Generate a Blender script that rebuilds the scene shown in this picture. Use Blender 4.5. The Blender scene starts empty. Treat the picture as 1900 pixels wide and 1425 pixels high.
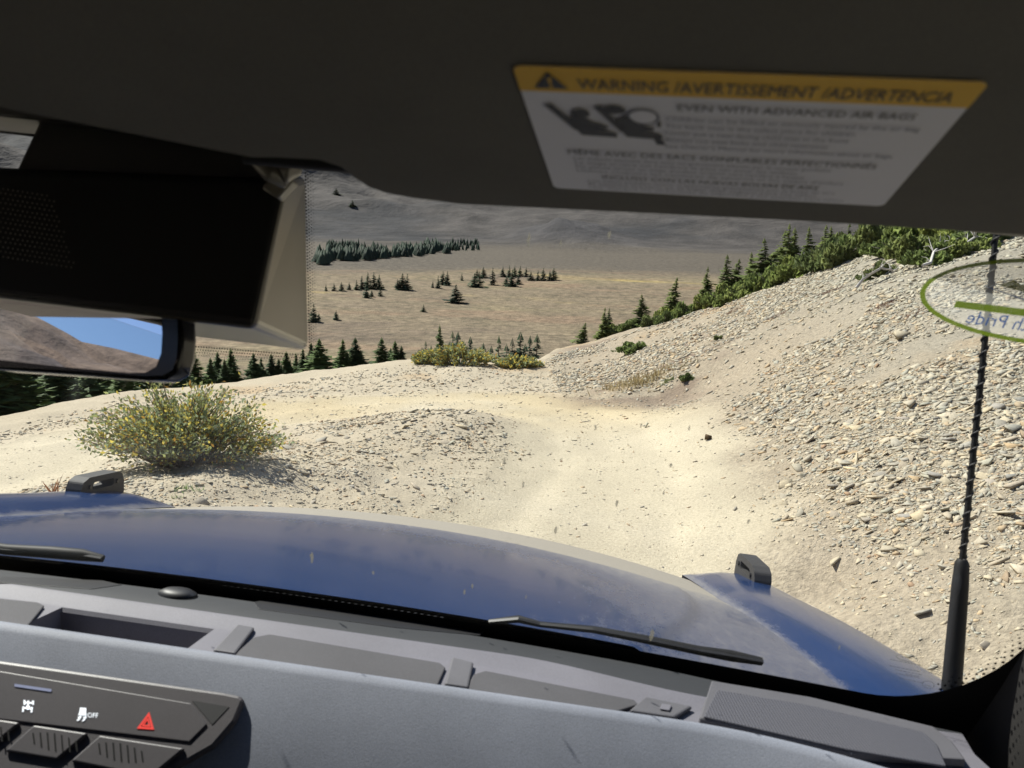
import bpy, math, random
import numpy as np
from mathutils import Matrix, Vector

random.seed(7)
rng = np.random.default_rng(11)
S = bpy.context.scene
COL = S.collection
rad = math.radians

# ------------------------------------------------------------------ camera, sky, sun, exposure
FPX, CX, CY = 1428.0, 950.0, 712.5
EYE = np.array([0.0, 0.0, 1.7])

def basis(yaw, pitch, roll):
    f = np.array([-math.sin(yaw) * math.cos(pitch), math.cos(yaw) * math.cos(pitch), math.sin(pitch)])
    r0 = np.cross(f, [0, 0, 1]); r0 /= np.linalg.norm(r0)
    u0 = np.cross(r0, f)
    return np.array([r0 * math.cos(roll) + u0 * math.sin(roll), -r0 * math.sin(roll) + u0 * math.cos(roll), f])

WB = basis(0, rad(-12), rad(1.5))                 # camera axes in the world
KB = basis(rad(3.5), rad(-1), rad(6.8))           # camera axes in the vehicle
M = WB.T @ KB                                     # vehicle axes -> world axes

cam_data = bpy.data.cameras.new("camera")
cam_data.sensor_width = 36
cam_data.lens = 36 * FPX / 1900
cam_data.clip_start = 0.02
cam_data.clip_end = 20000
cam_data.dof.use_dof = True
cam_data.dof.focus_distance = 9.0
cam_data.dof.aperture_fstop = 15.0
cam = bpy.data.objects.new("camera", cam_data)
COL.objects.link(cam)
mw = Matrix.Identity(4)
for i in range(3):
    mw[i][0], mw[i][1], mw[i][2], mw[i][3] = WB[0][i], WB[1][i], -WB[2][i], EYE[i]
cam.matrix_world = mw
S.camera = cam

SUN_AZ, SUN_EL = rad(-48), rad(47)                # azimuth from +Y towards +X
sun_dir = Vector((math.sin(SUN_AZ) * math.cos(SUN_EL), math.cos(SUN_AZ) * math.cos(SUN_EL), math.sin(SUN_EL)))
world = bpy.data.worlds.new("World")
S.world = world
world.use_nodes = True
nt = world.node_tree
sky = nt.nodes.new("ShaderNodeTexSky")
sky.sky_type = 'NISHITA'
sky.sun_disc = False
sky.sun_elevation = SUN_EL
sky.sun_rotation = SUN_AZ
sky.altitude = 3300
sky.air_density = 1.0
sky.dust_density = 3.5
nt.links.new(sky.outputs[0], nt.nodes["Background"].inputs[0])
nt.nodes["Background"].inputs[1].default_value = 0.09
sd = bpy.data.lights.new("sun", 'SUN')
sd.energy = 4.2
sd.angle = rad(0.53)
sd.color = (1.0, 0.955, 0.88)
sun = bpy.data.objects.new("sun", sd)
COL.objects.link(sun)
sun.rotation_euler = sun_dir.to_track_quat('Z', 'Y').to_euler()
S.view_settings.view_transform = 'Standard'
S.view_settings.look = 'None'
S.view_settings.gamma = 1.0
S.view_settings.exposure = 1.05
S.cycles.max_bounces = 8
S.cycles.transparent_max_bounces = 24
S.cycles.use_denoising = True
S.cycles.caustics_reflective = False
S.cycles.caustics_refractive = False

# ------------------------------------------------------------------ rays
def wray(px, py):
    return np.array([(px - CX) / FPX, -(py - CY) / FPX, 1.0]) @ WB

def wp(px, py, d):
    return EYE + wray(px, py) * d

def cray(px, py):
    return np.array([(px - CX) / FPX, -(py - CY) / FPX, 1.0]) @ KB

def C(px, py, u=None, v=None, w=None):
    """where the sight line through a picture point meets a plane of the vehicle"""
    d = cray(px, py)
    t = u / d[0] if u is not None else v / d[1] if v is not None else w / d[2]
    return d * t

def Cn(px, py, n, k):
    d = cray(px, py)
    return d * (k / np.dot(n, d))

# ------------------------------------------------------------------ materials
MATS = {}

def mat(name, color=(.5, .5, .5), rough=.6, metal=0., spec=.5, emit=None, estr=0., coat=0.):
    m = bpy.data.materials.new(name)
    m.use_nodes = True
    b = m.node_tree.nodes["Principled BSDF"]
    b.inputs["Base Color"].default_value = (*color, 1)
    b.inputs["Roughness"].default_value = rough
    b.inputs["Metallic"].default_value = metal
    b.inputs["Specular IOR Level"].default_value = spec
    if coat:
        b.inputs["Coat Weight"].default_value = coat
        b.inputs["Coat Roughness"].default_value = .06
    if emit:
        b.inputs["Emission Color"].default_value = (*emit, 1)
        b.inputs["Emission Strength"].default_value = estr
    MATS[name] = m
    return m

def nodes(m):
    t = m.node_tree
    return t, t.nodes, t.links, t.nodes["Principled BSDF"]

def noise_node(t, scale, detail=4, rough=.55, vec=None):
    n = t.nodes.new("ShaderNodeTexNoise")
    n.inputs["Scale"].default_value = scale
    n.inputs["Detail"].default_value = detail
    n.inputs["Roughness"].default_value = rough
    if vec is not None:
        t.links.new(vec, n.inputs["Vector"])
    return n

def ramp(t, src, stops):
    r = t.nodes.new("ShaderNodeValToRGB")
    el = r.color_ramp.elements
    while len(el) < len(stops):
        el.new(.5)
    for e, (p, c) in zip(el, stops):
        e.position = p
        e.color = (*c, 1) if len(c) == 3 else c
    t.links.new(src, r.inputs[0])
    return r

def mixc(t, fac, a, b, mode='MIX'):
    n = t.nodes.new("ShaderNodeMix")
    n.data_type = 'RGBA'
    n.blend_type = mode
    for key, val in ((0, fac), (6, a), (7, b)):
        if hasattr(val, "is_output") or isinstance(val, bpy.types.NodeSocket):
            t.links.new(val, n.inputs[key])
        elif isinstance(val, (int, float)):
            n.inputs[key].default_value = val
        else:
            n.inputs[key].default_value = (*val, 1)
    return n.outputs[2]

def bump(t, height, strength, dist, bsdf):
    b = t.nodes.new("ShaderNodeBump")
    b.inputs["Strength"].default_value = strength
    b.inputs["Distance"].default_value = dist
    t.links.new(height, b.inputs["Height"])
    t.links.new(b.outputs[0], bsdf.inputs["Normal"])

def speckle(name, color, rough, amount=.25, scale=900, bumps=.15, dist=.0006, spec=.5):
    m = mat(name, color, rough, spec=spec)
    t, N, L, b = nodes(m)
    tc = N.new("ShaderNodeTexCoord")
    n1 = noise_node(t, scale, 2, .6, tc.outputs["Object"])
    n2 = noise_node(t, 9, 4, .6, tc.outputs["Object"])
    r1 = ramp(t, n1.outputs[0], [(.3, (1 - amount,) * 3), (.7, (1 + amount,) * 3)])
    r2 = ramp(t, n2.outputs[0], [(.3, (.88,) * 3), (.75, (1.1,) * 3)])
    c = mixc(t, 1., mixc(t, 1., (*color,), r1.outputs[0], 'MULTIPLY'), r2.outputs[0], 'MULTIPLY')
    L.new(c, b.inputs["Base Color"])
    bump(t, n1.outputs[0], bumps, dist, b)
    return m

def vcol_mat(name, rough=.85, n_scale=30, n_amp=.3, bump_scale=60, bump_str=.5, bump_dist=.02, translucent=0., spec=.25, objrand=0.):
    m = mat(name, (.5, .5, .5), rough, spec=spec)
    t, N, L, b = nodes(m)
    at = N.new("ShaderNodeAttribute"); at.attribute_name = "Col"
    geo = N.new("ShaderNodeNewGeometry")
    n1 = noise_node(t, n_scale, 5, .6, geo.outputs["Position"])
    r1 = ramp(t, n1.outputs[0], [(.28, (1 - n_amp,) * 3), (.72, (1 + n_amp,) * 3)])
    c = mixc(t, 1., at.outputs["Color"], r1.outputs[0], 'MULTIPLY')
    if objrand:
        oi = N.new("ShaderNodeObjectInfo")
        r2 = ramp(t, oi.outputs["Random"], [(0, (1 - objrand, 1 - objrand, 1 - objrand * .6)), (.5, (1, 1, 1)), (1, (1 + objrand, 1 + objrand * .8, 1 + objrand * .3))])
        c = mixc(t, 1., c, r2.outputs[0], 'MULTIPLY')
    L.new(c, b.inputs["Base Color"])
    if bump_str:
        n2 = noise_node(t, bump_scale, 4, .65, geo.outputs["Position"])
        bump(t, n2.outputs[0], bump_str, bump_dist, b)
    if translucent:
        tr = N.new("ShaderNodeBsdfTranslucent")
        L.new(c, tr.inputs[0])
        mx = N.new("ShaderNodeMixShader")
        mx.inputs[0].default_value = translucent
        L.new(b.outputs[0], mx.inputs[1]); L.new(tr.outputs[0], mx.inputs[2])
        L.new(mx.outputs[0], N["Material Output"].inputs[0])
    return m

vcol_mat("ground_mat", .95, 26, .16, 55, .55, .025)
vcol_mat("scree_ground_mat", .95, 16, .30, 30, .8, .05)
vcol_mat("road_mat", .95, 34, .20, 70, .8, .03)
vcol_mat("far_mat", .95, .32, .42, .4, .8, 1.5)
vcol_mat("mountain_mat", .95, .03, .34, .03, .5, 12.)
vcol_mat("stone_mat", .88, 45, .18, 90, .35, .006, objrand=.16)
vcol_mat("scree_mat", .88, 45, .15, 90, .2, .006)
vcol_mat("needle_mat", .7, 6, .22, bump_str=0, translucent=.45, objrand=.30)
vcol_mat("leaf_mat", .55, 20, .12, bump_str=0, translucent=.42)
vcol_mat("bark_mat", .9, 30, .25, 60, .4, .01)

# vehicle materials
speckle("dash_shelf_shade", (.030, .032, .036), .7, .2, 1500, .25)  # shelf's shadow put into a dark copy of the upper dash plastic
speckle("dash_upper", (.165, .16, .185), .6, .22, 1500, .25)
speckle("dash_front", (.215, .23, .275), .68, .16, 850, .35)
speckle("rubber_mat", (.075, .073, .08), .75, .3, 1800, .3)
speckle("panel_grey", (.058, .052, .057), .45, .2, 1800, .2)
speckle("headliner", (.03, .029, .027), .95, .2, 1200, .3)
speckle("visor_cloth", (.130, .124, .112), .95, .18, 1500, .35, .0008)
speckle("divider_grey", (.11, .108, .12), .65, .2, 1500, .25)
speckle("trim_dark", (.034, .032, .031), .7, .2, 1500, .25)
mat("black_plastic", (.012, .012, .014), .5)
mat("gloss_black", (.010, .010, .012), .18)
mat("frit_black", (.004, .004, .004), .5, spec=.2)
mat("housing_lit", (.075, .066, .05), .28, spec=.9)  # ground light on the housing's side and underside put into its tan
mat("rubber", (.008, .008, .008), .6, spec=.3)
mat("clip_plastic", (.18, .17, .15), .3)
mat("icon_white", (.8, .82, .85), .5, emit=(.85, .92, 1), estr=.35)
mat("icon_blue", (.25, .28, .45), .5)
mat("icon_red", (.65, .03, .02), .5, emit=(.8, .03, .02), estr=.18)
mat("label_white", (.80, .80, .90), .6)
mat("label_yellow", (.80, .47, .02), .6)
mat("label_ink", (.03, .03, .035), .6)
mat("label_ink_soft", (.20, .21, .27), .6)
mat("mirror_glass", (.86, .88, .92), .015, metal=1.)
mat("steel", (.3, .3, .3), .4, metal=1.)
mat("sticker_green", (.22, .36, .02), .5)
mat("sticker_blue", (.02, .09, .30), .5)
mat("sticker_olive", (.17, .19, .05), .5)

def glass_mat(name, tint, dirt, spec_max=1.):
    m = bpy.data.materials.new(name)
    m.use_nodes = True
    t = m.node_tree; N = t.nodes; L = t.links
    N.remove(N["Principled BSDF"])
    tr = N.new("ShaderNodeBsdfTransparent"); tr.inputs[0].default_value = (*tint, 1)
    gl = N.new("ShaderNodeBsdfGlossy"); gl.inputs["Roughness"].default_value = .02
    lw = N.new("ShaderNodeLayerWeight"); lw.inputs[0].default_value = .5
    pw = N.new("ShaderNodeMath"); pw.operation = 'POWER'; pw.inputs[1].default_value = 5.
    L.new(lw.outputs["Facing"], pw.inputs[0])
    mul = N.new("ShaderNodeMath"); mul.operation = 'MULTIPLY_ADD'; mul.inputs[1].default_value = .9 * spec_max; mul.inputs[2].default_value = .04 * spec_max
    L.new(pw.outputs[0], mul.inputs[0])
    mx = N.new("ShaderNodeMixShader")
    L.new(mul.outputs[0], mx.inputs[0]); L.new(tr.outputs[0], mx.inputs[1]); L.new(gl.outputs[0], mx.inputs[2])
    out = mx.outputs[0]
    if dirt:
        tc = N.new("ShaderNodeTexCoord")
        n1 = noise_node(t, 55, 5, .75, tc.outputs["Object"])
        n2 = noise_node(t, 6, 3, .6, tc.outputs["Object"])
        r1 = ramp(t, n1.outputs[0], [(.66, (0, 0, 0)), (.80, (.5, .5, .5))])
        r2 = ramp(t, n2.outputs[0], [(.30, (.010, .010, .010)), (.75, (.03, .03, .03))])
        ad = mixc(t, 1., r1.outputs[0], r2.outputs[0], 'ADD')
        m2 = N.new("ShaderNodeMath"); m2.operation = 'MULTIPLY'; m2.inputs[1].default_value = dirt
        L.new(ad, m2.inputs[0])
        df = N.new("ShaderNodeBsdfDiffuse"); df.inputs[0].default_value = (.45, .42, .36, 1)
        mx2 = N.new("ShaderNodeMixShader")
        L.new(m2.outputs[0], mx2.inputs[0]); L.new(out, mx2.inputs[1]); L.new(df.outputs[0], mx2.inputs[2])
        out = mx2.outputs[0]
    L.new(out, N["Material Output"].inputs[0])
    MATS[name] = m

glass_mat("windshield_glass", (.965, .98, .97), 1.1, .8)  # dust on the pane, raised to stand in for haze too
glass_mat("side_glass", (.9, .93, .92), 0, .8)

def film_mat(name, color, alpha):
    m = bpy.data.materials.new(name); m.use_nodes = True
    t = m.node_tree; N = t.nodes; L = t.links
    N.remove(N["Principled BSDF"])
    tr = N.new("ShaderNodeBsdfTransparent")
    df = N.new("ShaderNodeBsdfTranslucent"); df.inputs[0].default_value = (*color, 1)
    d2 = N.new("ShaderNodeBsdfDiffuse"); d2.inputs[0].default_value = (*color, 1)
    a = N.new("ShaderNodeAddShader"); L.new(df.outputs[0], a.inputs[0]); L.new(d2.outputs[0], a.inputs[1])
    mx = N.new("ShaderNodeMixShader"); mx.inputs[0].default_value = alpha
    L.new(tr.outputs[0], mx.inputs[1]); L.new(a.outputs[0], mx.inputs[2])
    L.new(mx.outputs[0], N["Material Output"].inputs[0])
    MATS[name] = m

film_mat("film_clear", (.5, .5, .47), .30)
film_mat("film_green", (.085, .125, .010), .95)
film_mat("film_olive", (.09, .10, .025), .85)
film_mat("film_blue", (.01, .05, .18), .9)
film_mat("film_pale", (.5, .5, .4), .5)
film_mat("insect", (.17, .16, .13), .5)
film_mat("etch", (.05, .05, .04), .75)

def paint_mat():
    m = mat("blue_paint", (.003, .026, .100), .28, spec=.32, coat=.6)
    t, N, L, b = nodes(m)
    tc = N.new("ShaderNodeTexCoord")
    at = N.new("ShaderNodeAttribute"); at.attribute_name = "Dust"
    mp = N.new("ShaderNodeMapping"); mp.inputs["Scale"].default_value = (1., .35, 1.)
    L.new(tc.outputs["Object"], mp.inputs[0])
    n1 = noise_node(t, 60, 8, .75, mp.outputs[0])
    n2 = noise_node(t, 380, 3, .7, tc.outputs["Object"])
    n3 = noise_node(t, 4.5, 3, .6, tc.outputs["Object"])
    a1 = N.new("ShaderNodeMath"); a1.operation = 'MULTIPLY_ADD'
    L.new(n1.outputs[0], a1.inputs[0]); a1.inputs[1].default_value = .9; L.new(at.outputs["Fac"], a1.inputs[2])
    a2 = N.new("ShaderNodeMath"); a2.operation = 'MULTIPLY_ADD'
    L.new(n2.outputs[0], a2.inputs[0]); a2.inputs[1].default_value = .35; L.new(a1.outputs[0], a2.inputs[2])
    a3 = N.new("ShaderNodeMath"); a3.operation = 'MULTIPLY_ADD'
    L.new(n3.outputs[0], a3.inputs[0]); a3.inputs[1].default_value = .18; L.new(a2.outputs[0], a3.inputs[2])
    r = ramp(t, a3.outputs[0], [(.72, (.05, .05, .05)), (.98, (.26, .26, .26)), (1.0, (.55, .55, .55))])
    r.color_ramp.elements[2].position = 1.0
    mr = N.new("ShaderNodeMapRange")
    L.new(a3.outputs[0], mr.inputs[0])
    mr.inputs[1].default_value = .88; mr.inputs[2].default_value = 1.75; mr.inputs[3].default_value = .02; mr.inputs[4].default_value = .85
    c = mixc(t, mr.outputs[0], (.003, .026, .100), (.33, .295, .23))
    L.new(c, b.inputs["Base Color"])
    mr2 = N.new("ShaderNodeMapRange")
    L.new(a3.outputs[0], mr2.inputs[0])
    mr2.inputs[1].default_value = .9; mr2.inputs[2].default_value = 1.5; mr2.inputs[3].default_value = .2; mr2.inputs[4].default_value = .8
    L.new(mr2.outputs[0], b.inputs["Roughness"])
    mr3 = N.new("ShaderNodeMapRange")
    L.new(a3.outputs[0], mr3.inputs[0])
    mr3.inputs[1].default_value = .85; mr3.inputs[2].default_value = 1.5; mr3.inputs[3].default_value = .25; mr3.inputs[4].default_value = .0
    L.new(mr3.outputs[0], b.inputs["Coat Weight"])

paint_mat()

def grille_mat():
    m = mat("speaker_mesh", (.09, .09, .105), .6)
    t, N, L, b = nodes(m)
    tc = N.new("ShaderNodeTexCoord")
    v = N.new("ShaderNodeTexVoronoi"); v.inputs["Scale"].default_value = 330; v.inputs["Randomness"].default_value = 0.
    L.new(tc.outputs["Object"], v.inputs["Vector"])
    r = ramp(t, v.outputs["Distance"], [(.25, (.022, .022, .026)), (.45, (.10, .10, .118))])
    L.new(r.outputs[0], b.inputs["Base Color"])
    bump(t, v.outputs["Distance"], .6, .001, b)
grille_mat()

# ------------------------------------------------------------------ mesh helpers
def mesh_arrays(name, V, T, cols=None, smooth=False):
    """triangle mesh straight from arrays"""
    V = np.asarray(V, dtype=np.float32); T = np.asarray(T, dtype=np.int32)
    k = T.shape[1]
    me = bpy.data.meshes.new(name)
    me.vertices.add(len(V)); me.vertices.foreach_set("co", V.ravel())
    me.loops.add(T.size); me.loops.foreach_set("vertex_index", T.ravel())
    me.polygons.add(len(T))
    me.polygons.foreach_set("loop_start", np.arange(0, T.size, k, dtype=np.int32))
    me.polygons.foreach_set("loop_total", np.full(len(T), k, dtype=np.int32))
    if smooth:
        me.polygons.foreach_set("use_smooth", np.ones(len(T), dtype=bool))
    if cols is not None:
        a = me.attributes.new("Col", 'FLOAT_COLOR', 'POINT')
        c = np.ones((len(V), 4), dtype=np.float32); c[:, :3] = cols
        a.data.foreach_set("color", c.ravel())
    me.update(calc_edges=True)
    me.validate()
    return me

def link(name, me, parent=None, material=None, label=None, cat=None, group=None, kind=None):
    o = bpy.data.objects.new(name, me)
    COL.objects.link(o)
    if parent is not None:
        o.parent = parent
    if material is not None and me is not None and not me.materials:
        me.materials.append(MATS[material])
    for k, v in (("label", label), ("category", cat), ("group", group), ("kind", kind)):
        if v:
            o[k] = v
    return o

def empty(name, loc, label, cat, group=None, rotz=0, scale=1):
    o = link(name, None, None, None, label, cat, group)
    o.location = loc
    o.rotation_euler = (0, 0, rotz)
    o.scale = (scale,) * 3 if isinstance(scale, (int, float)) else scale
    return o

class MB:
    def __init__(s):
        s.v = []; s.f = []; s.m = []
    def add(s, verts, faces, m=0):
        k = len(s.v)
        s.v += [tuple(float(c) for c in p) for p in verts]
        s.f += [tuple(i + k for i in f) for f in faces]
        s.m += [m] * len(faces)
        return s
    def prism(s, poly, off, m=0):
        """closed prism: polygon + the same polygon shifted by off"""
        n = len(poly); off = np.asarray(off)
        a = [np.asarray(p) for p in poly]; b = [p + off for p in a]
        fs = [tuple(range(n))[::-1], tuple(range(n, 2 * n))]
        fs += [(i, (i + 1) % n, n + (i + 1) % n, n + i) for i in range(n)]
        return s.add(a + b, fs, m)
    def frustum(s, poly, poly2, m=0):
        n = len(poly)
        fs = [tuple(range(n))[::-1], tuple(range(n, 2 * n))]
        fs += [(i, (i + 1) % n, n + (i + 1) % n, n + i) for i in range(n)]
        return s.add(list(poly) + list(poly2), fs, m)
    def box(s, lo, hi, m=0):
        (a, b, c), (d, e, f) = lo, hi
        return s.prism([(a, b, c), (d, b, c), (d, e, c), (a, e, c)], (0, 0, f - c), m)
    def tube(s, path, radii, n=8, m=0, cap=True):
        P = [np.asarray(p, float) for p in path]
        if isinstance(radii, (int, float)):
            radii = [radii] * len(P)
        k = len(P); vs = []
        up = np.array([.13, .21, 1.]); 
        for i in range(k):
            t = P[min(i + 1, k - 1)] - P[max(i - 1, 0)]
            t /= np.linalg.norm(t) + 1e-12
            a = np.cross(t, up)
            if np.linalg.norm(a) < 1e-3:
                a = np.cross(t, [1, 0, 0])
            a /= np.linalg.norm(a); b = np.cross(t, a)
            for j in range(n):
                q = 2 * math.pi * j / n
                vs.append(P[i] + radii[i] * (a * math.cos(q) + b * math.sin(q)))
        fs = [(i * n + j, i * n + (j + 1) % n, (i + 1) * n + (j + 1) % n, (i + 1) * n + j) for i in range(k - 1) for j in range(n)]
        if cap:
            fs += [tuple(range(n))[::-1], tuple(range((k - 1) * n, k * n))]
        return s.add(vs, fs, m)
    def grid(s, P, m=0, closed=False):
        """P[i][j] grid of points"""
        r, c = len(P), len(P[0])
        vs = [p for row in P for p in row]
        fs = [(i * c + j, i * c + j + 1, (i + 1) * c + j + 1, (i + 1) * c + j) for i in range(r - 1) for j in range(c - 1)]
        return s.add(vs, fs, m)
    def mesh(s, name, mats, smooth=None):
        me = bpy.data.meshes.new(name)
        me.from_pydata(s.v, [], s.f)
        for x in ([mats] if isinstance(mats, str) else mats):
            me.materials.append(MATS[x])
        me.polygons.foreach_set("material_index", s.m)
        if smooth is not None:
            me.polygons.foreach_set("use_smooth", [True] * len(s.f))
            me.set_sharp_from_angle(angle=rad(smooth))
        me.update()
        return me

def bevel(o, width, seg=2, angle=40):
    b = o.modifiers.new("bevel", 'BEVEL')
    b.width = width; b.segments = seg; b.limit_method = 'ANGLE'; b.angle_limit = rad(angle)
    return o

_txt = {}
def text_poly(body, size):
    """flat letter shapes as (verts, faces), starting at x=0, and their width"""
    key = (body, size)
    if key not in _txt:
        cu = bpy.data.curves.new("t", 'FONT'); cu.body = body; cu.size = size; cu.resolution_u = 2
        ob = bpy.data.objects.new("t", cu); COL.objects.link(ob)
        dg = bpy.context.evaluated_depsgraph_get()
        me = bpy.data.meshes.new_from_object(ob.evaluated_get(dg))
        vs = [(v.co.x, v.co.y) for v in me.vertices]; fs = [tuple(p.vertices) for p in me.polygons]
        bpy.data.objects.remove(ob); bpy.data.curves.remove(cu); bpy.data.meshes.remove(me)
        _txt[key] = (vs, fs, max([v[0] for v in vs] or [0]))
    return _txt[key]

# ------------------------------------------------------------------ value noise in numpy
def vnoise(x, y, seed=0):
    xi = np.floor(x).astype(np.int64); yi = np.floor(y).astype(np.int64)
    fx = x - xi; fy = y - yi
    fx = fx * fx * (3 - 2 * fx); fy = fy * fy * (3 - 2 * fy)
    def h(a, b):
        n = (a * 374761393 + b * 668265263 + seed * 974711) & 0x7fffffff
        n = ((n ^ (n >> 13)) * 1274126177) & 0x7fffffff
        return ((n ^ (n >> 16)) & 0xffff) / 65535.0
    return (h(xi, yi) * (1 - fx) + h(xi + 1, yi) * fx) * (1 - fy) + (h(xi, yi + 1) * (1 - fx) + h(xi + 1, yi + 1) * fx) * fy

def fbm(x, y, oct=4, seed=0, gain=.5):
    a, s, t = 1., 0., 0.
    for i in range(oct):
        s = s + a * (vnoise(x * 2 ** i + 17.3 * i, y * 2 ** i - 9.1 * i, seed + i) - .5); t += a; a *= gain
    return s / t * 2

def sstep(a, b, x):
    t = np.clip((x - a) / (b - a), 0, 1)
    return t * t * (3 - 2 * t)

# ------------------------------------------------------------------ terrain
ctrl_px = [
    (1000, 980, 8.5), (1300, 1060, 7.4), (1500, 1120, 6.5), (1700, 1280, 4.8), (1000, 900, 10), (1250, 950, 8.8),
    (1000, 840, 12), (1250, 870, 10.6), (1050, 790, 14.3), (1250, 790, 13.3), (1000, 762, 15.8), (1200, 765, 15),
    (900, 748, 16.6), (750, 742, 17.2), (540, 757, 16.3), (620, 775, 15.3), (300, 800, 13.6), (0, 830, 12.3),
    (0, 900, 9.6), (100, 885, 10.0), (130, 815, 12.6), (-200, 960, 8.2), (-200, 870, 10.5),
    (800, 768, 12.9), (880, 778, 12.9), (650, 800, 11.6), (700, 850, 9.9), (600, 860, 9.3), (500, 848, 8.9), (440, 846, 8.5),
    (330, 868, 8.2), (220, 880, 8.0), (380, 900, 7.5), (500, 930, 7.6), (260, 905, 7.4), (300, 945, 7.0), (700, 950, 8.1),
    (0, 803, 13.9), (200, 752, 16.6), (400, 729, 19.2), (520, 713, 20.6), (680, 689, 21.6), (850, 676, 22.5), (1000, 681, 22.6),
    (1050, 690, 22), (700, 722, 18.8), (900, 726, 18.6), (1050, 738, 17.3), (500, 725, 18.6),
    (1260, 740, 16.3), (1400, 830, 10.8), (1450, 920, 8.5), (1500, 1020, 7.0), (1650, 1180, 5.3),
    (1150, 700, 19), (1120, 665, 22.5), (1030, 657, 25), (1200, 612, 25), (1300, 578, 25), (1400, 545, 24), (1500, 512, 23),
    (1640, 467, 21), (1760, 440, 19.5), (1900, 425, 18), (1300, 680, 17), (1450, 610, 17), (1600, 560, 15.6), (1750, 520, 14.6),
    (1900, 500, 14), (1500, 750, 11.6), (1700, 700, 10.6), (1900, 650, 10.3), (1600, 850, 8.6), (1800, 850, 7.6), (1900, 800, 7.8),
    (1750, 1000, 6.2), (1900, 1000, 5.8), (1900, 1200, 4.6), (2100, 500, 13), (2200, 800, 7.5),
]
P = [wp(*c) for c in ctrl_px]
for u, v, dz in [(-3, -7, 0), (0, -7, 0), (3, -7, .1), (-2.5, -2, 0), (0, -2, 0), (2, -2, 0), (-2.5, 2, 0), (0, 2, 0), (1.6, 2, 0), (-2, 5, 0), (.5, 5, 0),
                 (6, -4, 1.6), (10, -4, 3.6), (6, 1, 1.9), (10, 1, 3.8), (-7, 1, -.5), (-11, 1, -1.6), (-8, -6, -.6), (16, -2, 6.6), (16, 8, 6.3), (-6, 4, -.7), (0, -14, 0), (-10, -14, -1), (12, -14, 4)]:
    q = EYE + M @ np.array([u, v, -1.7]); q[2] += dz
    P.append(q)
P = np.array(P)

def tps_fit(xy, z, lam=.02):
    n = len(xy)
    d = np.linalg.norm(xy[:, None] - xy[None], axis=2)
    K = np.where(d > 0, d * d * np.log(d + 1e-9), 0) + np.eye(n) * lam
    A = np.zeros((n + 3, n + 3)); A[:n, :n] = K; A[:n, n] = 1; A[:n, n + 1:] = xy; A[n, :n] = 1; A[n + 1:, :n] = xy.T
    return np.linalg.solve(A, np.concatenate([z, np.zeros(3)]))

TPS = tps_fit(P[:, :2], P[:, 2])
def tps(x, y):
    out = np.zeros_like(x)
    for i0 in range(0, len(x), 40000):
        xx, yy = x[i0:i0 + 40000], y[i0:i0 + 40000]
        d2 = (xx[:, None] - P[None, :, 0]) ** 2 + (yy[:, None] - P[None, :, 1]) ** 2
        K = .5 * d2 * np.log(d2 + 1e-9)
        out[i0:i0 + 40000] = K @ TPS[:-3] + TPS[-3] + xx * TPS[-2] + yy * TPS[-1]
    return out

edge_px = [(0, 803, 13.9), (200, 752, 16.6), (400, 729, 19.2), (520, 713, 20.6), (680, 689, 21.6), (850, 676, 22.5), (1000, 681, 22.8),
           (1030, 657, 25), (1200, 612, 25), (1300, 578, 25), (1400, 545, 24), (1500, 512, 23), (1640, 467, 21.4), (1760, 440, 20.), (1900, 425, 18.6)]
ed = [wp(*e) for e in edge_px]
E_phi = [math.atan2(e[0], e[1]) for e in ed]; E_r = [math.hypot(e[0], e[1]) for e in ed]
E_phi = [-math.pi, rad(-115), rad(-85), rad(-50)] + E_phi + [rad(45), rad(70), math.pi]
E_r = [30, 24, 14.5, 14.0] + E_r + [21, 26, 30]
D_phi = [-math.pi, rad(-120), rad(-80), rad(-40), rad(0), rad(8), rad(34), rad(50), rad(80), math.pi]
D_s = [.0, .25, .5, .5, .5, .42, .30, -.1, -.28, .0]

# far profile: depth -> height, valley part taken from where the floor shows in the photograph
prof = [(712, 110), (690, 130), (650, 170), (600, 225), (550, 300), (520, 370), (492, 480), (474, 620), (460, 760), (444, 900), (405, 1120), (352, 1380),
        (290, 1650), (150, 2050), (0, 2500), (-150, 3000), (-280, 3500), (-300, 4500), (-100, 9000)]  # unseen upper mountain, raised to darken the hood's sky reflection
PR_D = [0.] + [d for _, d in prof]
PR_Z = [-26.] + [1.7 + wray(950, py)[2] / wray(950, py)[1] * d for py, d in prof]

def far_h(x, y):
    r = np.hypot(x, y); phi = np.arctan2(x, y)
    zf = np.interp(r, PR_D, PR_Z)
    zf = zf + fbm(x / 90, y / 90, 4, 3) * 2.2 * sstep(120, 300, r)
    mt = sstep(850, 1500, r)
    rid = 1 - np.abs(fbm(x / 420, y / 420, 5, 9)) * 2
    zf = zf + mt * (rid - .1) * .040 * r + mt * (fbm(x / 90, y / 90, 4, 21) * 16 - np.abs(fbm(x / 150, y / 150, 4, 22)) * 26)
    # dark spur standing out in front of the far slope
    sx, sy = 62., 905.
    zf = zf + 24 * np.exp(-(((x - sx) / 55) ** 2 + ((y - sy) / 70) ** 2)) * (1 + .3 * fbm(x / 25, y / 25, 3, 5))
    # the range beside and behind the vehicle
    rid2 = 1 - np.abs(fbm(x / 520 + 3, y / 520, 6, 33, .55)) * 2
    zb = -26 + sstep(250, 1700, r) * (RANGE_H + 85 * (rid2 - .4)) + np.maximum(r - 1700, 0) * .12 + (fbm(x / 60, y / 60, 4, 41) * 14 - np.abs(fbm(x / 130, y / 130, 5, 43)) * 45) * sstep(300, 900, r)
    b = sstep(rad(52), rad(75), np.abs(phi))
    return zf * (1 - b) + zb * b
RANGE_H = 442.

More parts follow.
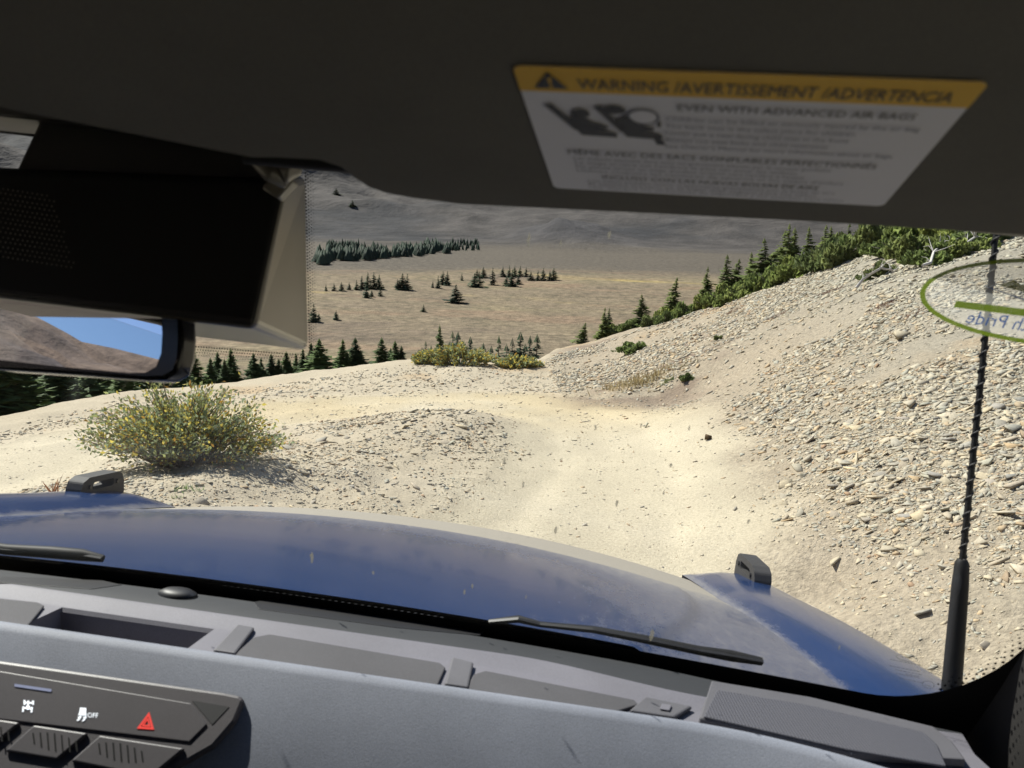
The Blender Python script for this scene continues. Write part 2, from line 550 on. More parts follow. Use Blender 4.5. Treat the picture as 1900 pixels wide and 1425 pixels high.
def height(x, y, detail=True):
    x = np.atleast_1d(np.asarray(x, float)); y = np.atleast_1d(np.asarray(y, float))
    r = np.hypot(x, y); phi = np.arctan2(x, y)
    re = np.interp(phi, E_phi, E_r); sl = np.interp(phi, D_phi, D_s)
    rc = np.minimum(r, re * 1.02); k = rc / np.maximum(r, 1e-6)
    hill = tps(x * k, y * k)
    o = np.maximum(r - re * 1.02, 0)
    hill = hill - sl * (o * o / (o + 7.))
    fade = sstep(150, 60, o) if False else 1.
    if detail:
        rm = road_mask(x, y)
        a = (1 - rm * .8) * (r < 120)
        rd_, _s = road_dist(x, y)
        wob = .12 * fbm(x / 1.5, y / 1.5, 2, 16)
        hill = hill - rm * .030 * np.exp(-((rd_ - .82 + wob) / .26) ** 2) + rm * .018 * fbm(x / .5, y / .5, 4, 18)
        hill = hill + a * (.09 * fbm(x / 1.3, y / 1.3, 4, 2) + .028 * fbm(x / .22, y / .22, 3, 6)) * sstep(2.5, 5, r)
    f = far_h(x, y)
    d = hill - f
    return np.where(np.abs(d) < 4, np.maximum(hill, f) + (4 - np.abs(d)) ** 2 / 16, np.maximum(hill, f))

road_px = [(1100, 985, 8.3), (1130, 900, 10), (1135, 840, 12), (1110, 800, 13.9), (1040, 772, 15.4), (930, 756, 16.2), (800, 752, 16.4), (680, 757, 16.2), (560, 770, 15.5),
           (430, 785, 14.7), (280, 808, 13.4), (120, 840, 11.9), (-20, 880, 10.4), (-180, 930, 9.0)]
road_pts = [EYE + M @ np.array([-.3, v, -1.7]) for v in (-14, -6, 0, 4)] + [wp(*c) for c in road_px] + [np.array([-9.5, 3, -1.5]), np.array([-11, -3, -1.])]
RP = np.array(road_pts)[:, :2]
def road_dist(x, y):
    best = np.full(len(x), 1e9); side = np.zeros(len(x))
    for a, b in zip(RP[:-1], RP[1:]):
        ab = b - a; L2 = ab @ ab
        t = np.clip(((x - a[0]) * ab[0] + (y - a[1]) * ab[1]) / L2, 0, 1)
        dx = x - a[0] - t * ab[0]; dy = y - a[1] - t * ab[1]
        d = np.hypot(dx, dy)
        s = np.sign(ab[0] * dy - ab[1] * dx)          # + : left of travel (inside the bend)
        m = d < best
        best = np.where(m, d, best); side = np.where(m, s, side)
    return best, side
def road_mask(x, y):
    d, _ = road_dist(x, y)
    return sstep(2.25, 1.25, d + .45 * fbm(x / 1.1, y / 1.1, 3, 14))

ang = np.concatenate([np.arange(-44, 44, .26), np.arange(44, 316, 3.0)])
ang = np.radians(ang)
rr = [.6]
while rr[-1] < 9000:
    q = rr[-1]
    rr.append(q * (1.05 if q < 3.5 else 1.0105 if q < 27 else 1.02 if q < 100 else 1.012 if q < 1600 else 1.03))
rr = np.array(rr)
NA, NR = len(ang), len(rr)
A2, R2 = np.meshgrid(ang, rr)
X = (R2 * np.sin(A2)).ravel(); Y = (R2 * np.cos(A2)).ravel()
Z = height(X, Y)
V = np.stack([X, Y, Z], 1)
i, j = np.meshgrid(np.arange(NR - 1), np.arange(NA), indexing='ij')
j2 = (j + 1) % NA
Q = np.stack([i * NA + j, (i + 1) * NA + j, (i + 1) * NA + j2, i * NA + j2], -1).reshape(-1, 4)[:, ::-1]
# colours of the ground itself
rm = road_mask(X, Y); rd, rs = road_dist(X, Y)
rad_ = np.hypot(X, Y); phi_ = np.arctan2(X, Y)
re_ = np.interp(phi_, E_phi, E_r)
def lerp(a, b, t): return a + (b - a) * t[:, None]
c_road = np.array([.55, .48, .350]); c_road2 = np.array([.52, .42, .255]); c_grav = np.array([.41, .35, .255]); c_scree = np.array([.345, .288, .210]); c_scree2 = np.array([.300, .278, .222]); c_rust = np.array([.40, .285, .165])
nz = fbm(X / 2.2, Y / 2.2, 4, 50); nz2 = fbm(X / .6, Y / .6, 3, 51)
near = np.tile(c_grav, (len(X), 1))
near = lerp(near, c_scree, sstep(-1, 1, X - 1.5) * (rs < 0))
up = sstep(-1.2, 1.2, Z + .3 + nz * .8)
near = lerp(near, c_scree2, up * (X > 1) * .8)
near = lerp(near, c_rust, np.clip(sstep(.15, .6, nz) * .7, 0, 1) * (rm < .5))
rcol = lerp(np.tile(c_road, (len(X), 1)), c_road2, sstep(12, 16, Y) * .75 * sstep(-.5, .4, nz + .3))
rut = np.exp(-((rd - .82) / .3) ** 2); rcol = rcol * (.96 + .06 * rut)[:, None]
near = lerp(near, rcol, rm)
near *= (1 + .08 * nz2)[:, None]
# red and brown ground cover patches on the shoulder of the slope
pat = sstep(.10, .35, fbm(X / 1.6, Y / .9, 3, 61)) * sstep(14, 18, rad_) * sstep(.02, .12, phi_) * sstep(.33, .22, phi_)
near = lerp(near, np.array([.17, .115, .085]), pat * .75)
m1 = np.array([.188, .146, .094]); m2 = np.array([.225, .182, .104]); m3 = np.array([.142, .108, .074])
fn = fbm(X / 45, Y / 18, 5, 70); fn2 = fbm(X / 9, Y / 5, 4, 71)
far = lerp(np.tile(m1, (len(X), 1)), m2, .6 * sstep(.05, .5, fn)); far = lerp(far, m3, sstep(.1, .5, -fn + .25 * fn2))
far *= (1 + .22 * fn2)[:, None]
scr = sstep(.18, .42, fbm(X / 2.6, Y / 2.6, 3, 73) + .25 * fn) * (rad_ < 520) * .45
far = lerp(far, np.array([.085, .075, .045]), scr)
far = lerp(far, np.array([.23, .150, .095]), .5 * sstep(.1, .5, fbm(X / 26, Y / 14, 4, 74)))
# streaks of yellow grass at the lip of the terrace
lip = np.exp(-((rad_ - (400 + 28 * fbm(X / 60, Y / 60, 2, 77) - .18 * X)) / 9.) ** 2) * sstep(-60, 40, X) + .5 * np.exp(-((rad_ - (290 + 30 * fbm(X / 40, Y / 40, 3, 79))) / 4.) ** 2) * sstep(.0, .3, fn2)
far = lerp(far, np.array([.42, .31, .10]), np.clip(.6 * lip * (.35 + .9 * sstep(-.1, .5, fbm(X / 14, Y / 5, 3, 78))), 0, .6))
c_mt_shaded = np.array([.062, .055, .050]); c_mt2_shaded = np.array([.028, .028, .030]); c_plain_shaded = np.array([.100, .084, .064])  # cloud shade over mountain and plain put into these darker colours
far = lerp(far, c_plain_shaded * 1., sstep(395, 470, rad_ + 30 * fn - .18 * X) * (1 + .25 * fn2 * 0 + 0 * X))
mtn = lerp(np.tile(c_mt_shaded, (len(X), 1)), c_mt2_shaded, sstep(-.1, .45, fbm(X / 160, Y / 160, 5, 80)))
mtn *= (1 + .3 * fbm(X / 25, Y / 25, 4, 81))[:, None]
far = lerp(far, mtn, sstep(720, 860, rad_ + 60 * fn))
spur = np.exp(-(((X - 62) / 60) ** 2 + ((Y - 905) / 80) ** 2))
far = lerp(far, np.array([.05, .047, .048]), np.clip(spur * 1.6, 0, .9))
back = sstep(rad(50), rad(70), np.abs(phi_)) * sstep(180, 420, rad_)
bk = lerp(np.tile(np.array([.20, .135, .10]), (len(X), 1)), np.array([.105, .080, .075]), sstep(-.2, .35, fbm(X / 110, Y / 110, 6, 90)))
far = lerp(far, bk, back)
w_far = sstep(1.0, 1.6, rad_ / re_)
slopecol = lerp(np.tile(np.array([.20, .16, .10]), (len(X), 1)), far, sstep(60, 110, rad_))
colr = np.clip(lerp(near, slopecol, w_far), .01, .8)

fc = V[Q].mean(1); fr = np.hypot(fc[:, 0], fc[:, 1]); fphi = np.arctan2(fc[:, 0], fc[:, 1])
fre = np.interp(fphi, E_phi, E_r)
frm = road_mask(fc[:, 0], fc[:, 1]); _, frs = road_dist(fc[:, 0], fc[:, 1])
cls = np.zeros(len(Q), int)                                                # 0 ground
cls[(frs < 0) & (fc[:, 0] > 1.2) & (fr < 45)] = 1                           # 1 scree slope
cls[(frm > .5) & (fr < fre)] = 2                                            # 2 road
cls[fr > np.maximum(45, fre * 1.9)] = 3                                     # 3 meadow
cls[(fr > 800) | ((np.abs(fphi) > rad(60)) & (fr > 300))] = 4               # 4 mountain
setting = {}
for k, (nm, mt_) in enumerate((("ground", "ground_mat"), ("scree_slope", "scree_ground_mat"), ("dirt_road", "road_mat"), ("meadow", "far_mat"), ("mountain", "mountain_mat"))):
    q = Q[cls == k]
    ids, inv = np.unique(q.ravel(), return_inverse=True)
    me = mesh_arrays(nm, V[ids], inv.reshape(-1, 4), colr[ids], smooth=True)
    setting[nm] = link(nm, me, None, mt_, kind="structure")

def gz(x, y):
    return float(height(np.array([x]), np.array([y]))[0])
def normals(x, y, e=.12):
    hx = (height(x + e, y) - height(x - e, y)) / (2 * e); hy = (height(x, y + e) - height(x, y - e)) / (2 * e)
    n = np.stack([-hx, -hy, np.ones_like(hx)], 1)
    return n / np.linalg.norm(n, axis=1)[:, None]
def on_ground(px, py, d0=3., d1=1200.):
    """where the sight line through a picture point first meets the terrain"""
    ds = np.exp(np.linspace(math.log(d0), math.log(d1), 1400))
    q = EYE[None] + wray(px, py)[None] * ds[:, None]
    h = height(q[:, 0], q[:, 1], False)
    below = q[:, 2] < h
    k = np.argmax(below) if below.any() else np.argmin((q[:, 2] - h) / ds + (ds > 60))
    p = q[k]
    return float(p[0]), float(p[1]), float(h[k])

# ------------------------------------------------------------------ stones
def stone_templates(n):
    T = []
    for k in range(n):
        m = rng.integers(3, 6)
        a = np.sort(rng.uniform(0, 2 * math.pi, m)); a = np.linspace(0, 2 * math.pi, m, endpoint=False) * .7 + a * .3
        el = rng.uniform(.32, .8)
        rr_ = rng.uniform(.6, 1.2, m)
        bot = np.stack([np.cos(a) * rr_, np.sin(a) * rr_ * el, np.full(m, -.22)], 1)
        tl = rng.uniform(-.12, .12, 2)
        top = bot * np.array([.93, .93, 0]) + np.stack([rng.uniform(-.06, .06, m), rng.uniform(-.05, .05, m), .16 + bot[:, 0] * tl[0] + bot[:, 1] * tl[1] + rng.uniform(-.03, .03, m)], 1)
        vs = np.concatenate([bot, top])
        tr = []
        for q in range(m):
            r_ = (q + 1) % m
            tr += [(q, r_, m + r_), (q, m + r_, m + q)]
        for q in range(1, m - 1):
            tr.append((m, m + q, m + q + 1))
        for q in range(1, m - 1):
            tr.append((0, q + 1, q))
        T.append((vs, np.array(tr)))
    return T
ST = stone_templates(14)

def stone_color(n, x, y, z):
    pal = np.array([[.36, .335, .27], [.42, .375, .285], [.46, .395, .28], [.42, .315, .195], [.29, .275, .235], [.34, .335, .275], [.50, .44, .34], [.33, .215, .13]])
    p1 = np.array([.17, .20, .20, .12, .10, .12, .06, .03])
    idx = rng.choice(len(pal), n, p=p1)
    c = pal[idx] * rng.uniform(.95, 1.25, (n, 1)); c = (c * .85 + np.array([.40, .325, .225]) * .15) * .90
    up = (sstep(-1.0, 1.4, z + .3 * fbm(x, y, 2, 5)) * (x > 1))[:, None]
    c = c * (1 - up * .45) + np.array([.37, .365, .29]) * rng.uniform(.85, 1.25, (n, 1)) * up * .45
    return c

def stone_frames(x, y, flat=.75):
    n = normals(x, y)
    t = rng.normal(0, .34, (len(x), 3)); n = n + t * flat; n /= np.linalg.norm(n, axis=1)[:, None]
    a = rng.uniform(0, 2 * math.pi, len(x))
    ref = np.stack([np.cos(a), np.sin(a), np.zeros_like(a)], 1)
    ex = ref - n * (ref * n).sum(1)[:, None]; ex /= np.linalg.norm(ex, axis=1)[:, None]
    ey = np.cross(n, ex)
    return ex, ey, n

def scatter_pts(N, r0, r1, p0, p1, fn):
    r = np.exp(rng.uniform(math.log(r0), math.log(r1), N)); p = rng.uniform(p0, p1, N)
    x = r * np.sin(p); y = r * np.cos(p)
    re = np.interp(p, E_phi, E_r)
    w = fn(x, y, r, p) * (r < re * 1.015)
    k = rng.uniform(0, 1, N) < w
    return x[k], y[k], r[k]

def scree_w(x, y, r, p):
    d, s = road_dist(x, y)
    dens = .70 + 1.7 * fbm(x / 1.9, y / 1.4, 4, 120)
    return np.clip(dens, .05, 1) * sstep(1.7, 3.0, d + .5 * fbm(x / .9, y / .9, 3, 14)) * (s < 0) * (x > 1.1) + 0
def mound_w(x, y, r, p):
    d, s = road_dist(x, y)
    return np.clip(.5 + .9 * fbm(x / 1.2, y / 1.2, 3, 130), .08, 1) * sstep(1.35, 2.4, d + .4 * fbm(x / .9, y / .9, 3, 14)) * (s > 0)
def berm_w(x, y, r, p):
    d, s = road_dist(x, y)
    return np.clip(.6 + .5 * fbm(x, y, 3, 140), .1, 1) * sstep(1.5, 2.6, d) * (s < 0) * (x <= 1.6)
def road_w(x, y, r, p):
    d, s = road_dist(x, y)
    return (.16 + .84 * sstep(.0, .5, fbm(x / .8, y / 1.6, 3, 150)) * np.maximum(np.exp(-(d / .4) ** 2), sstep(1.1, 1.7, d))) * (d < 2.6)

def build_stuff(name, x, y, size, parent, sink=.10):
    n = len(x); z = height(x, y)
    ex, ey, nn = stone_frames(x, y)
    col = stone_color(n, x, y, z)
    tid = rng.integers(0, len(ST), n)
    Vs, Ts, Cs = [], [], []; off = 0
    thick = rng.uniform(.3, .95, n)
    for k, (tv, tt) in enumerate(ST):
        m = np.where(tid == k)[0]
        if not len(m): continue
        L = tv[None] * size[m][:, None, None]
        L = L * np.array([1, 1, 1.])[None, None] ; L[:, :, 2] *= thick[m][:, None]
        pos = np.stack([x[m], y[m], z[m]], 1)[:, None] + L[:, :, :1] * ex[m][:, None] + L[:, :, 1:2] * ey[m][:, None] + (L[:, :, 2:] + sink * size[m][:, None, None]) * nn[m][:, None]
        Vs.append(pos.reshape(-1, 3)); Ts.append((tt[None] + (np.arange(len(m)) * len(tv))[:, None, None] + off).reshape(-1, 3))
        Cs.append(np.repeat(col[m], len(tv), 0)); off += len(m) * len(tv)
    me = mesh_arrays(name, np.concatenate(Vs), np.concatenate(Ts), np.concatenate(Cs))
    return link(name, me, setting[parent], "scree_mat", kind="stuff")

stone_meshes = []
for k, (tv, tt) in enumerate(ST):
    c = stone_color(1, np.array([0.]), np.array([0.]), np.array([-2.]))[0]
    me = mesh_arrays("stone", tv, tt, np.tile(c, (len(tv), 1)))
    me.materials.append(MATS["stone_mat"])
    stone_meshes.append(me)

def build_big(x, y, size, parent, lift=.1):
    z = height(x, y); ex, ey, nn = stone_frames(x, y, .9)
    for k in range(len(x)):
        o = link("stone", stone_meshes[rng.integers(0, len(ST))], setting[parent])
        s = size[k]; th = rng.uniform(.3, .8)
        mt = Matrix.Identity(4)
        for a in range(3):
            mt[a][0] = ex[k][a] * s; mt[a][1] = ey[k][a] * s; mt[a][2] = nn[k][a] * s * th
        p = np.array([x[k], y[k], z[k]]) + nn[k] * lift * s
        mt[0][3], mt[1][3], mt[2][3] = p
        o.matrix_world = mt

PH0, PH1 = rad(-42), rad(42)
x, y, r = scatter_pts(230000, 3.6, 26, rad(2), PH1, scree_w)
sz = np.clip(rng.lognormal(math.log(.0019), .68, len(x)) * r, .006, .10)
o_ = np.argsort(-sz / r)
build_big(x[o_[:290]], y[o_[:290]], sz[o_[:290]] * 1.15, "scree_slope")
build_stuff("scree", x[o_[290:]], y[o_[290:]], sz[o_[290:]], "scree_slope")
x, y, r = scatter_pts(52000, 6.5, 16, rad(-34), rad(8), mound_w)
sz = np.clip(rng.lognormal(math.log(.0019), .6, len(x)) * r, .010, .12)
o_ = np.argsort(-sz / r)
build_big(x[o_[:170]], y[o_[:170]], sz[o_[:170]], "ground")
build_stuff("gravel", x[o_[170:]], y[o_[170:]], sz[o_[170:]], "ground")
x, y, r = scatter_pts(36000, 11, 25, PH0, rad(12), berm_w)
sz = np.clip(rng.lognormal(math.log(.0018), .45, len(x)) * r, .012, .09)
build_stuff("gravel", x, y, sz, "ground")
x, y, r = scatter_pts(60000, 5, 18, PH0, rad(24), road_w)
sz = np.clip(rng.lognormal(math.log(.0011), .6, len(x)) * r, .005, .07)
o_ = np.argsort(-sz / r)
build_big(x[o_[:40]], y[o_[:40]], sz[o_[:40]], "dirt_road")
build_stuff("gravel", x[o_[40:]], y[o_[40:]], sz[o_[40:]], "dirt_road")
# singular stones one can point at
for px, py, d, s in [(1690, 752, 0, .16), (1880, 800, 0, .13), (1880, 905, 0, .17), (1870, 960, 0, .14), (1870, 1290, 0, .10), (770, 910, 0, .09), (645, 858, 0, .08), (540, 940, 0, .07), (1200, 790, 0, .12), (1670, 625, 0, .22), (1565, 845, 0, .11), (1500, 860, 0, .12), (865, 797, 0, .07)]:
    g = on_ground(px, py)
    build_big(np.array([g[0]]), np.array([g[1]]), np.array([s]), "scree_slope" if px > 1250 else "ground", .25)
g = on_ground(1315, 816)
rk = MB(); 
tv, tt = ST[3]
rk.add(tv * np.array([.075, .075, .15]), [tuple(t) for t in tt])
me = mesh_arrays("rock", tv * np.array([.085, .085, .2]), tt, np.tile([.13, .09, .05], (len(tv), 1)))
o = link("rock", me, None, "stone_mat", "small dark brown rock alone on the pale dirt at the road edge", "rock")
o.location = (g[0], g[1], g[2] + .03)

# ------------------------------------------------------------------ vegetation
def spruce_mesh(name, h, width, levels, per, sprays, seed, lean=0., sparse=0., bend=0., col=(.05, .085, .035), flag=0., fat=1.):
    r_ = np.random.default_rng(seed)
    V_, T_, C_ = [], [], []
    def tri(a, b, c, cc):
        k = len(V_); V_.extend([a, b, c]); T_.append((k, k + 1, k + 2)); C_.extend([cc, cc, cc])
    for L in range(levels):
        f = (L + r_.uniform(-.3, .3)) / levels
        f = min(max(f, 0), .985)
        hz_ = h * (.03 + .95 * f)
        R = width * (1 - f) ** .85 * r_.uniform(.75, 1.15) + .03 * h * (1 - f) * .4
        for b in range(per):
            if r_.uniform() < sparse: continue
            a = r_.uniform(0, 2 * math.pi)
            f = min(max((L + r_.uniform(-.9, .9)) / levels, 0), .985); hz_ = h * (.03 + .95 * f)
            R = width * (1 - f) ** .85 * r_.uniform(.75, 1.15) + .012 * h * (1 - f)
            Rb = R * r_.uniform(.6, 1.15) * (1 + flag * math.cos(a))
            d = np.array([math.cos(a), math.sin(a), 0]); side = np.array([-d[1], d[0], 0])
            for s in range(sprays):
                q = (s + r_.uniform(.1, .9)) / sprays
                p = np.array([lean * hz_, bend * hz_, hz_]) + d * Rb * q + np.array([0, 0, -Rb * (.32 * q - .22 * q * q) + r_.uniform(-.02, .02) * h * .3])
                ln = Rb * r_.uniform(.45, .8) * (1.15 - .4 * q) * fat + .012 * h; wd = ln * r_.uniform(.30, .48)
                dd = d * r_.uniform(.6, 1) + side * r_.uniform(-.9, .9) + np.array([0, 0, r_.uniform(-.35, .25)]); dd /= np.linalg.norm(dd)
                sd_ = np.cross(dd, [0, 0, 1]); sd_ /= np.linalg.norm(sd_) + 1e-6
                sd_ = sd_ + np.array([0, 0, r_.uniform(-.5, .5)])
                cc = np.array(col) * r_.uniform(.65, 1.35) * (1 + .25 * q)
                a0 = p - dd * ln * .25; a1 = p + dd * ln * .75
                tri(a0, p + sd_ * wd, a1, cc); tri(a0, a1, p - sd_ * wd - np.array([0, 0, wd * .4]), cc * .9)
    # leader
    tip = np.array([lean * h, bend * h, h * 1.02])
    for s in range(6):
        a = s * 1.05
        b = tip - np.array([0, 0, .10 * h]) + np.array([math.cos(a), math.sin(a), 0]) * .018 * h
        tri(tip, b, b + np.array([math.cos(a + 1), math.sin(a + 1), -.2]) * .014 * h, np.array(col))
    return mesh_arrays(name, np.array(V_), np.array(T_), np.array(C_))

def trunk_mesh(h, lean=0., bend=0., col=(.16, .125, .10), r0=.013):
    mb = MB()
    mb.tube([(0, 0, -.06 * h), (lean * .5 * h, bend * .5 * h, .5 * h), (lean * .97 * h, bend * .97 * h, .97 * h)], [r0 * h, r0 * .6 * h, .002 * h], 7)
    me = mb.mesh("trunk", "bark_mat", 60)
    a = me.attributes.new("Col", 'FLOAT_COLOR', 'POINT')
    a.data.foreach_set("color", np.tile([*col, 1], (len(me.vertices), 1)).astype(np.float32).ravel())
    return me

near_sp = []
for k in range(4):
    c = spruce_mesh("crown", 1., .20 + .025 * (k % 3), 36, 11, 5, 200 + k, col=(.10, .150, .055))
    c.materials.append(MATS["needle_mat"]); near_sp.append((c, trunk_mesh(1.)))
far_sp = []
for k in range(5):
    c = spruce_mesh("crown", 1., .20 + .03 * (k % 3), 18, 9, 2, 230 + k, col=(.070, .108, .062), fat=1.35)
    c.materials.append(MATS["needle_mat"]); far_sp.append((c, trunk_mesh(1.)))
flag_sp = []
for k in range(4):
    ln, bd = rng.uniform(-.06, .12), rng.uniform(-.05, .05)
    c = spruce_mesh("crown", 1., .24, 24, 9, 4, 260 + k, lean=ln, bend=bd, sparse=.12, col=(.165, .205, .07), flag=.35, fat=1.1)
    c.materials.append(MATS["needle_mat"]); flag_sp.append((c, trunk_mesh(1., ln, bd, (.36, .33, .28), .016)))

tree_n = 0
def plant(kind, x, y, h, label, group, z=None, name="spruce_tree", wide=1.):
    global tree_n
    lib = {"near": near_sp, "far": far_sp, "flag": flag_sp}[kind]
    c, t = lib[tree_n % len(lib)]; tree_n += 1
    e = empty(name, (x, y, gz(x, y) - .02 * h if z is None else z), label, "tree", group, random.uniform(0, 6.28), (h * wide * random.uniform(.8, 1.3), h * wide * random.uniform(.8, 1.3), h))
    link("trunk", t, e); link("crown", c, e)
    return e

def plant_px(kind, px, py_top, depth, py_base_or_none, label, group, wide=1., h=None):
    """tree whose tip shows at (px, py_top); it is rooted in the terrain at that distance"""
    p = wp(px, py_top, depth)
    z = gz(p[0], p[1])
    hh = p[2] - z if h is None else h
    if hh < .5: hh = .5
    return plant(kind, p[0], p[1], hh * 1.0, label, group, z - .03 * hh, wide=wide)

G1 = "spruces standing below the outer edge of the road"
for px, py, d in [(15, 600, 22), (58, 590, 25), (38, 620, 27), (95, 610, 24), (120, 640, 26), (-30, 600, 22), (160, 640, 29), (185, 655, 32), (-70, 590, 21), (80, 640, 30), (205, 665, 36), (140, 655, 34), (5, 650, 29)]:
    plant_px("near", px, py, d, None, "dark spruce below the road edge, in the dense clump under the rear-view mirror", G1, 1.35)
for px, py, d in [(355, 638, 25), (403, 650, 27), (428, 644, 27), (390, 662, 26), (338, 660, 24), (416, 664, 26.5), (262, 650, 23), (300, 662, 24), (228, 655, 22)]:
    plant_px("near", px, py, d, None, "spruce in the small group rising behind the leafy willow bush", G1, 1.5)
for px, py, d in [(470, 653, 27), (484, 662, 27.5), (503, 655, 28), (517, 664, 28), (531, 650, 28.5), (549, 654, 29), (562, 645, 28), (577, 634, 28), (592, 626, 27.5)]:
    plant_px("near", px, py, d, None, "spruce in the row behind the gravel berm, just beneath the sensor housing", G1, 1.5)
for px, py, d in [(636, 627, 29), (659, 624, 29.5), (652, 643, 30), (669, 648, 29.5), (644, 650, 29)]:
    plant_px("near", px, py, d, None, "spruce in a close cluster behind the berm, apart from the long row", G1, 1.5)
for px, py, d in [(708, 624, 31), (733, 630, 32), (745, 640, 32), (725, 644, 32.5), (765, 656, 32), (776, 648, 33)]:
    plant_px("near", px, py, d, None, "spruce in the dense group beside the yellow-green willow mound", G1, 1.5)
plant_px("near", 816, 598, 36, None, "tallest slim spruce rising above the yellow-green willow mound", G1, .8)
for px, py, d in [(790, 630, 35), (800, 638, 36), (783, 642, 34), (840, 612, 37), (850, 613, 38)]:
    plant_px("far", px, py, d, None, "slim young spruce beside the tallest one above the willow mound", G1, 1.1)
for px, py, d in [(873, 622, 38), (897, 634, 39), (926, 620, 39), (912, 640, 39), (951, 625, 40), (966, 613, 40), (984, 620, 41), (997, 618, 41), (940, 636, 40), (975, 636, 41), (890, 648, 38)]:
    plant_px("far", px, py, d, None, "spruce in the broken line of small trees above the low willow shrub", G1, 1.3)

G2 = "scattered spruces on the open meadow"
def base_tree(px, py_base, hpx, label, group, wide=1.):
    x_, y_, z_ = on_ground(px, py_base, 40, 1500)
    h = max(hpx * random.uniform(1.1, 1.75) / FPX * math.hypot(x_, y_), 1.)
    return plant("far", x_, y_, h, label, group, z_ - .02 * h, wide=wide)
for px, py, h in [(605, 540, 9), (620, 540, 12), (634, 540, 12), (648, 538, 11), (662, 538, 15), (672, 537, 18), (683, 536, 20), (694, 536, 22), (704, 537, 17), (680, 553, 18), (690, 551, 12), (706, 550, 11)]:
    base_tree(px, py, h, "spruce in the longest meadow row, the clump nearest the sensor housing", G2, 1.4)
for px, py, h in [(738, 538, 14), (747, 538, 20), (756, 538, 18)]:
    base_tree(px, py, h, "spruce in the compact three-tree clump on the meadow", G2, 1.6)
for px, py, h in [(803, 534, 11), (813, 535, 17), (822, 529, 19), (830, 530, 16)]:
    base_tree(px, py, h, "spruce in the loose narrow clump in mid meadow", G2, 1.2)
base_tree(857, 521, 14, "single small pointed spruce standing alone on the meadow", G2, 1.2)
for px, py, h in [(880, 533, 16), (889, 533, 20)]:
    base_tree(px, py, h, "rounded greyish spruce pair on the mid meadow", G2, 1.8)
base_tree(914, 529, 20, "lone slim grey-green spruce on the mid meadow", G2, 1.2)
for px, py, h in [(940, 531, 16), (950, 532, 20), (962, 528, 12)]:
    base_tree(px, py, h, "spruce in the dense dark clump below the ragged meadow thicket", G2, 1.7)
for px, py, h in [(885, 516, 11), (897, 515, 12)]:
    base_tree(px, py, h, "small spruce in the low thicket furthest out on the meadow", G2, 2.)
for px, py, h in [(933, 514, 12), (945, 514, 16), (955, 514, 14), (965, 513, 13), (976, 513, 10)]:
    base_tree(px, py, h, "spruce in the ragged thicket at the far meadow terrace", G2, 1.5)
for px, py, h in [(985, 521, 12), (998, 521, 14), (1008, 521, 18), (1020, 521, 14), (1027, 520, 16)]:
    base_tree(px, py, h, "spruce in the long low group by the yellow grass line", G2, 1.7)
base_tree(846, 562, 20, "broad low spruce with a ragged top, alone below the meadow clumps", G2, 2.4)
base_tree(786, 579, 9, "tiny dark spruce alone in the bare near meadow", G2, 2.)
base_tree(624, 594, 11, "tiny round spruce alone near the sensor housing", G2, 2.)
for px, py, h in [(583, 598, 20), (592, 598, 16)]:
    base_tree(px, py, h, "dark spruce half hidden at the sensor housing edge", G2, 1.5)
for px, py in [(624, 362), (654, 384)]:
    base_tree(px, py, 7, "dark shrub-like spruce alone high on the far mountainside", G2, 2.6)

# far wood reading as one mass
def wood(name, spots, label):
    Vs, Ts, Cs, off = [], [], [], 0
    tv = None
    for (x_, y_, z_, h, w_) in spots:
        n = 6; a0 = random.uniform(0, 6)
        base = [(x_ + math.cos(a0 + k * 1.047) * h * w_ * random.uniform(.7, 1.2), y_ + math.sin(a0 + k * 1.047) * h * w_ * random.uniform(.7, 1.2), z_ + h * random.uniform(0, .15)) for k in range(n)]
        mid = [(x_ + math.cos(a0 + .5 + k * 1.047) * h * w_ * .62 * random.uniform(.5, 1.2), y_ + math.sin(a0 + .5 + k * 1.047) * h * w_ * .62 * random.uniform(.5, 1.2), z_ + h * random.uniform(.4, .6)) for k in range(n)]
        vs = base + mid + [(x_, y_, z_ + h)]
        ts = []
        for k in range(n):
            q = (k + 1) % n
            ts += [(k, q, n + k), (q, n + q, n + k), (n + k, n + q, 2 * n)]
        c = np.array([.036, .060, .044]) * random.uniform(.6, 1.35)
        Vs += vs; Ts += [tuple(i + off for i in t) for t in ts]; Cs += [c] * len(vs); off += len(vs)
    me = mesh_arrays(name, np.array(Vs), np.array(Ts), np.array(Cs))
    return link(name, me, None, "needle_mat", label, "wood", kind="stuff")
spots = []
for k in range(1150):
    t = random.random(); px = 590 + 245 * t
    yb = 489 - 20 * t; yt = 474 - 24 * t
    py = random.uniform(yt + 6, yb)
    g = on_ground(px, py, 200, 1500)
    if random.random() < .12 and px < 690: continue
    py += 5 * fbm(np.array([px / 22.]), np.array([.5]), 3, 8)[0]
    g = on_ground(px, py, 200, 1500)
    if fbm(np.array([px / 16.]), np.array([py / 5.]), 3, 9)[0] < -.06: continue
    spots.append((*g, random.uniform(2.2, 8.5) * (1 if random.random() < .8 else 1.3), random.uniform(.24, .45)))
for k in range(120):
    px = random.uniform(835, 888); py = random.uniform(452, 466)
    if random.random() < .5: spots.append((*on_ground(px, py, 200, 1500), random.uniform(5, 8), .2))
for k in range(90):
    px = random.uniform(606, 666); py = random.uniform(456, 468)
    spots.append((*on_ground(px, py, 200, 1500), random.uniform(5, 8), .2))
wood("spruce_wood", spots, "dark spruce wood spreading along the foot of the far mountain")

